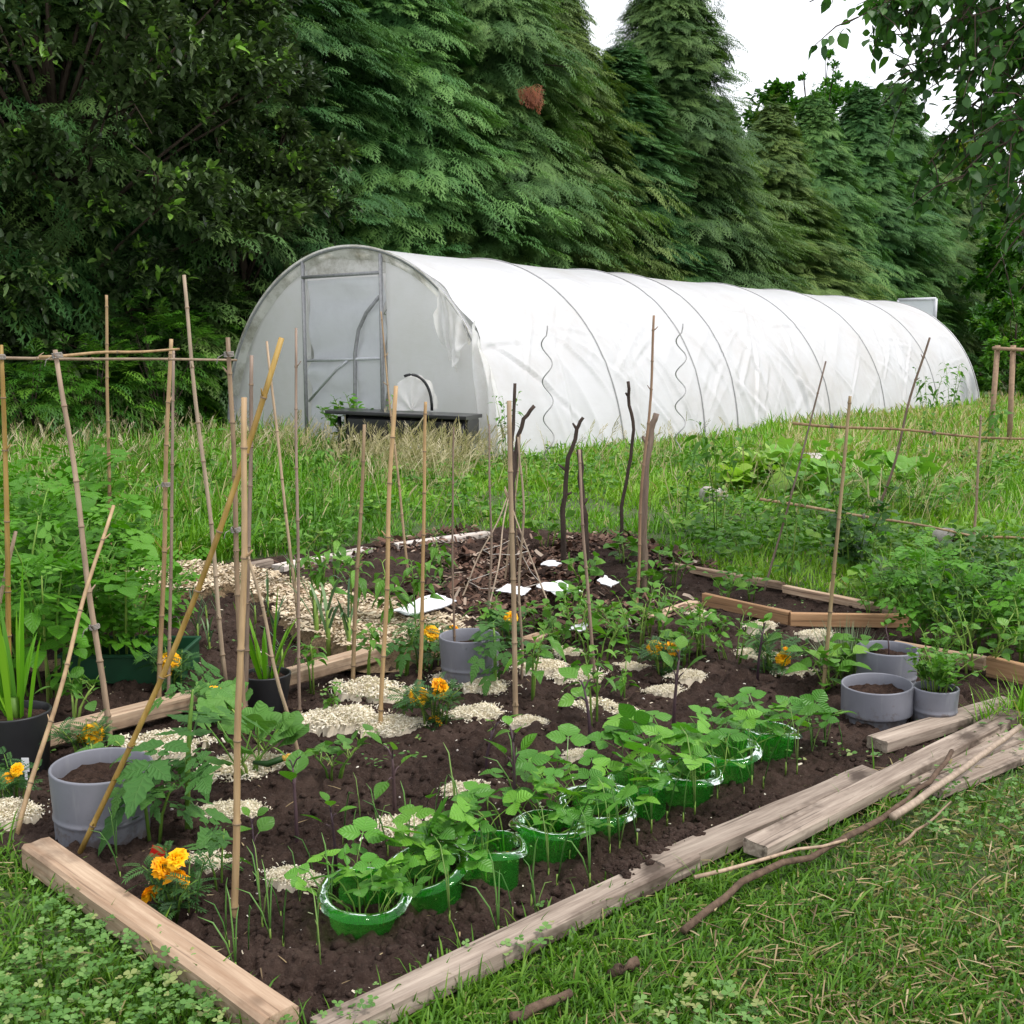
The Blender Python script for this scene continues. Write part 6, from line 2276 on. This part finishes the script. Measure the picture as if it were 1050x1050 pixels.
# right hand plants
RG = 'bushes of greens at the right'
for px, py, s_, k, lab in ((985, 668, .8, 'shrubby', 'dark bushy plant right of the hindmost grey pot'), (1020, 660, .85, 'potato', 'bright bushy plant at the right edge behind the timber'),
                           (1050, 680, .8, 'bushy_bright', 'bushy plant cut by the right edge beside the timber'), (950, 660, .8, 'potato', 'leafy plant behind the hindmost grey pot'),
                           (985, 630, .95, 'shrubby', 'dense dark bush under the lower trellis crosspiece'), (1035, 625, 1.0, 'shrubby', 'dark bush at the right edge under the third crosspiece'),
                           (930, 632, .8, 'potato', 'leafy plant where the raised seed bed ends'), (1010, 690, 1.1, 'pea_bush', 'low leafy plant beside the small grey pot'),
                           (905, 640, 1.0, 'pea_bush', 'low leafy plant before the right end of the orange timber'), (1000, 605, 1.0, 'tallpepper', 'bush at the foot of the upright trellis cane'),
                           (955, 690, .9, 'pea_bush', 'low greens spreading just behind the smallest grey pot'), (1065, 650, .9, 'shrubby', 'dark bush leaving the frame at the right')):
    plant(k, lab, px, py, s_, 'bush', 'leafy_bush', RG)
plant('lavender', 'grey green lavender clump left of the hindmost grey pot', 868, 690, 1.1, 'lavender', 'lavender_plant')
plant('lavender', 'smaller lavender clump behind the raised seed bed', 915, 605, 1.1, 'lavender', 'lavender_plant')
plant('greens', 'leafy weed around the foot of the golden cane', 852, 712, 1.2, 'weed', 'leafy_weed')
plant('greens', 'leafy weed between the golden cane and the hindmost pot', 872, 700, 1.0, 'weed', 'leafy_weed')
plant('currant', 'currant bush with lobed leaves behind the raised seed bed', 880, 590, .8, 'bush', 'currant_bush')
plant('pea_bush', 'leafy green bush under the big squash leaves by the trellis', 855, 545, 2.0, 'bush', 'currant_bush')
for px, py, s_, lab in ((865, 520, 1.0, 'big leaved squash behind the middle of the trellis'), (925, 530, 1.0, 'big leaved squash right of the long dark leaning cane'), (820, 510, .9, 'big leaved squash left of the golden cane')):
    plant('bigsquash', lab, px, py, s_, 'squash plant', 'squash_plant', 'big squashes in the meadow')
for px, py, s_, lab in ((772, 498, 1.5, 'yellow green lettuce clump in the meadow, left one'), (800, 495, 1.6, 'yellow green lettuce clump in the meadow, middle one'), (835, 503, 1.4, 'yellow green lettuce clump by the pale stone'), (755, 505, 1.1, 'small lettuce clump beside the pale stone in the grass')):
    plant('lettuce', lab, px, py, s_ * 1.5, 'lettuce', 'lettuce', 'lettuces in the meadow')
for px, py, s_, lab in ((810, 605, 1.0, 'spindly weed climbing by the thin leaning trellis cane'), (735, 560, 1.3, 'feathery tall weed standing in the meadow behind the seed bed'), (950, 460, 1.6, 'leafy weed between the trellis crosspieces'), (975, 440, 1.8, 'leafy weed at the far end of the tunnel side'),
                        (520, 480, 1.2, 'tall weed at the front corner of the tunnel'), (700, 545, 1.0, 'tall weed in the meadow right of the tallest slim cane'), (1010, 500, 1.3, 'tall weed right of the upright trellis cane'), (265, 560, 1.0, 'tall weed behind the nearest cane and the path'),
                        (200, 545, 1.2, 'tall weed behind the tall slim leaning cane'), (330, 540, 1.0, 'tall weed behind the whitish back boards')):
    plant('tall_weed', lab, px, py, s_, 'weed', 'tall_weed', 'tall weeds in the meadow')
p = PY(375, 440, 16.4)
t = plant('bushy_bright', 'pale green bush growing in front of the tunnel door by the bench', 0, 0, 2.1, 'bush', 'leafy_bush', P=A(p[0], 16.5, 0))

# ------------------------------------------------------------------ green collars with bean plants inside
def collar_mesh(seed):
    r = np.random.default_rng(seed)
    mb = MB()
    an = np.linspace(0, 2 * math.pi, 49)[:-1]
    prof = [(.082, -.03), (.084, .02), (.087, .07), (.090, .115), (.094, .122), (.106, .119), (.115, .108), (.117, .102)]
    rows = []
    for (rad, z) in prof:
        k = 1 + .03 * np.sin(2 * an + seed) + .015 * np.sin(3 * an + seed * 2)
        rows.append(np.stack([rad * k * np.cos(an), rad * k * np.sin(an), z + .006 * np.sin(an + seed) + .004 * np.sin(3 * an)], -1))
    v = np.array(rows)
    n = len(prof)
    i = np.arange(n - 1)[:, None] * 48
    j = np.arange(48)[None]
    k = (j + 1) % 48
    mb.add(v.reshape(-1, 3), np.stack([i + j, i + k, i + 48 + k, i + 48 + j], -1).reshape(-1, 4))
    return mb.mesh('collar', M['green_plastic'])


COLL = [collar_mesh(i) for i in range(3)]
pos = [(370, 958), (437, 925), (498, 905), (557, 882), (608, 860), (660, 838), (707, 822), (750, 800), (790, 782)]
ordn = ['first', 'second', 'third', 'fourth', 'fifth', 'sixth', 'seventh', 'eighth', 'ninth']
for i, (px, py) in enumerate(pos):
    p = G(px, py - 12)
    where = ['nearest the front', 'from the front end', 'from the front end', 'from the front end', 'in the middle', 'from the front end', 'from the front end', 'next to last', 'at the far end'][i]
    o = bpy.data.objects.new('plant_collar', COLL[i % 3])
    COL.objects.link(o)
    s_ = 1.05 + .06 * math.sin(i * 2.3)
    o.location = (p[0] + .015 * math.sin(i * 7), p[1] + .02 * math.sin(i * 5 + 1), -.012 + .014 * math.sin(i * 3.1))
    o.scale = (s_, s_ * (1 + .06 * math.sin(i * 2)), s_ * (.78 + .1 * math.sin(i * 4)))
    o.rotation_euler = (.13 * math.sin(i * 4 + 1), .12 * math.cos(i * 3), i * 1.1)
    tag(o, 'clear green plastic collar, %s of the row, %s' % (ordn[i], where), 'plant collar', 'green plastic collars in a row')
    plant('bean', 'ribbed leaf bean plant growing inside the %s green collar of the row' % ordn[i], 0, 0, .84 + .25 * ((i * 5) % 4) / 4 + .10 * (i > 3), 'bean plant', 'bean_plant', 'bean plants in green collars', P=p, z=.0)
    plant('bean', 'second bean plant rising just behind the %s green collar of the row' % ordn[i], 0, 0, (.66 if i < 2 else .95) + .2 * ((i * 3) % 4) / 4, 'bean plant', 'bean_plant', 'bean plants in green collars', P=p + A(.01 + .05 * math.sin(i), .10, 0), z=.0)
    if i in (0, 1, 3, 5, 6):
        plant('bean', 'low bean plant hanging over the front rim of the %s green collar of the row' % ordn[i], 0, 0, .48 + .1 * ((i * 3) % 5) / 4, 'bean plant', 'bean_plant', 'bean plants in green collars', P=p + A(.05 * math.cos(i * 2.2), -.05, 0), z=.035)
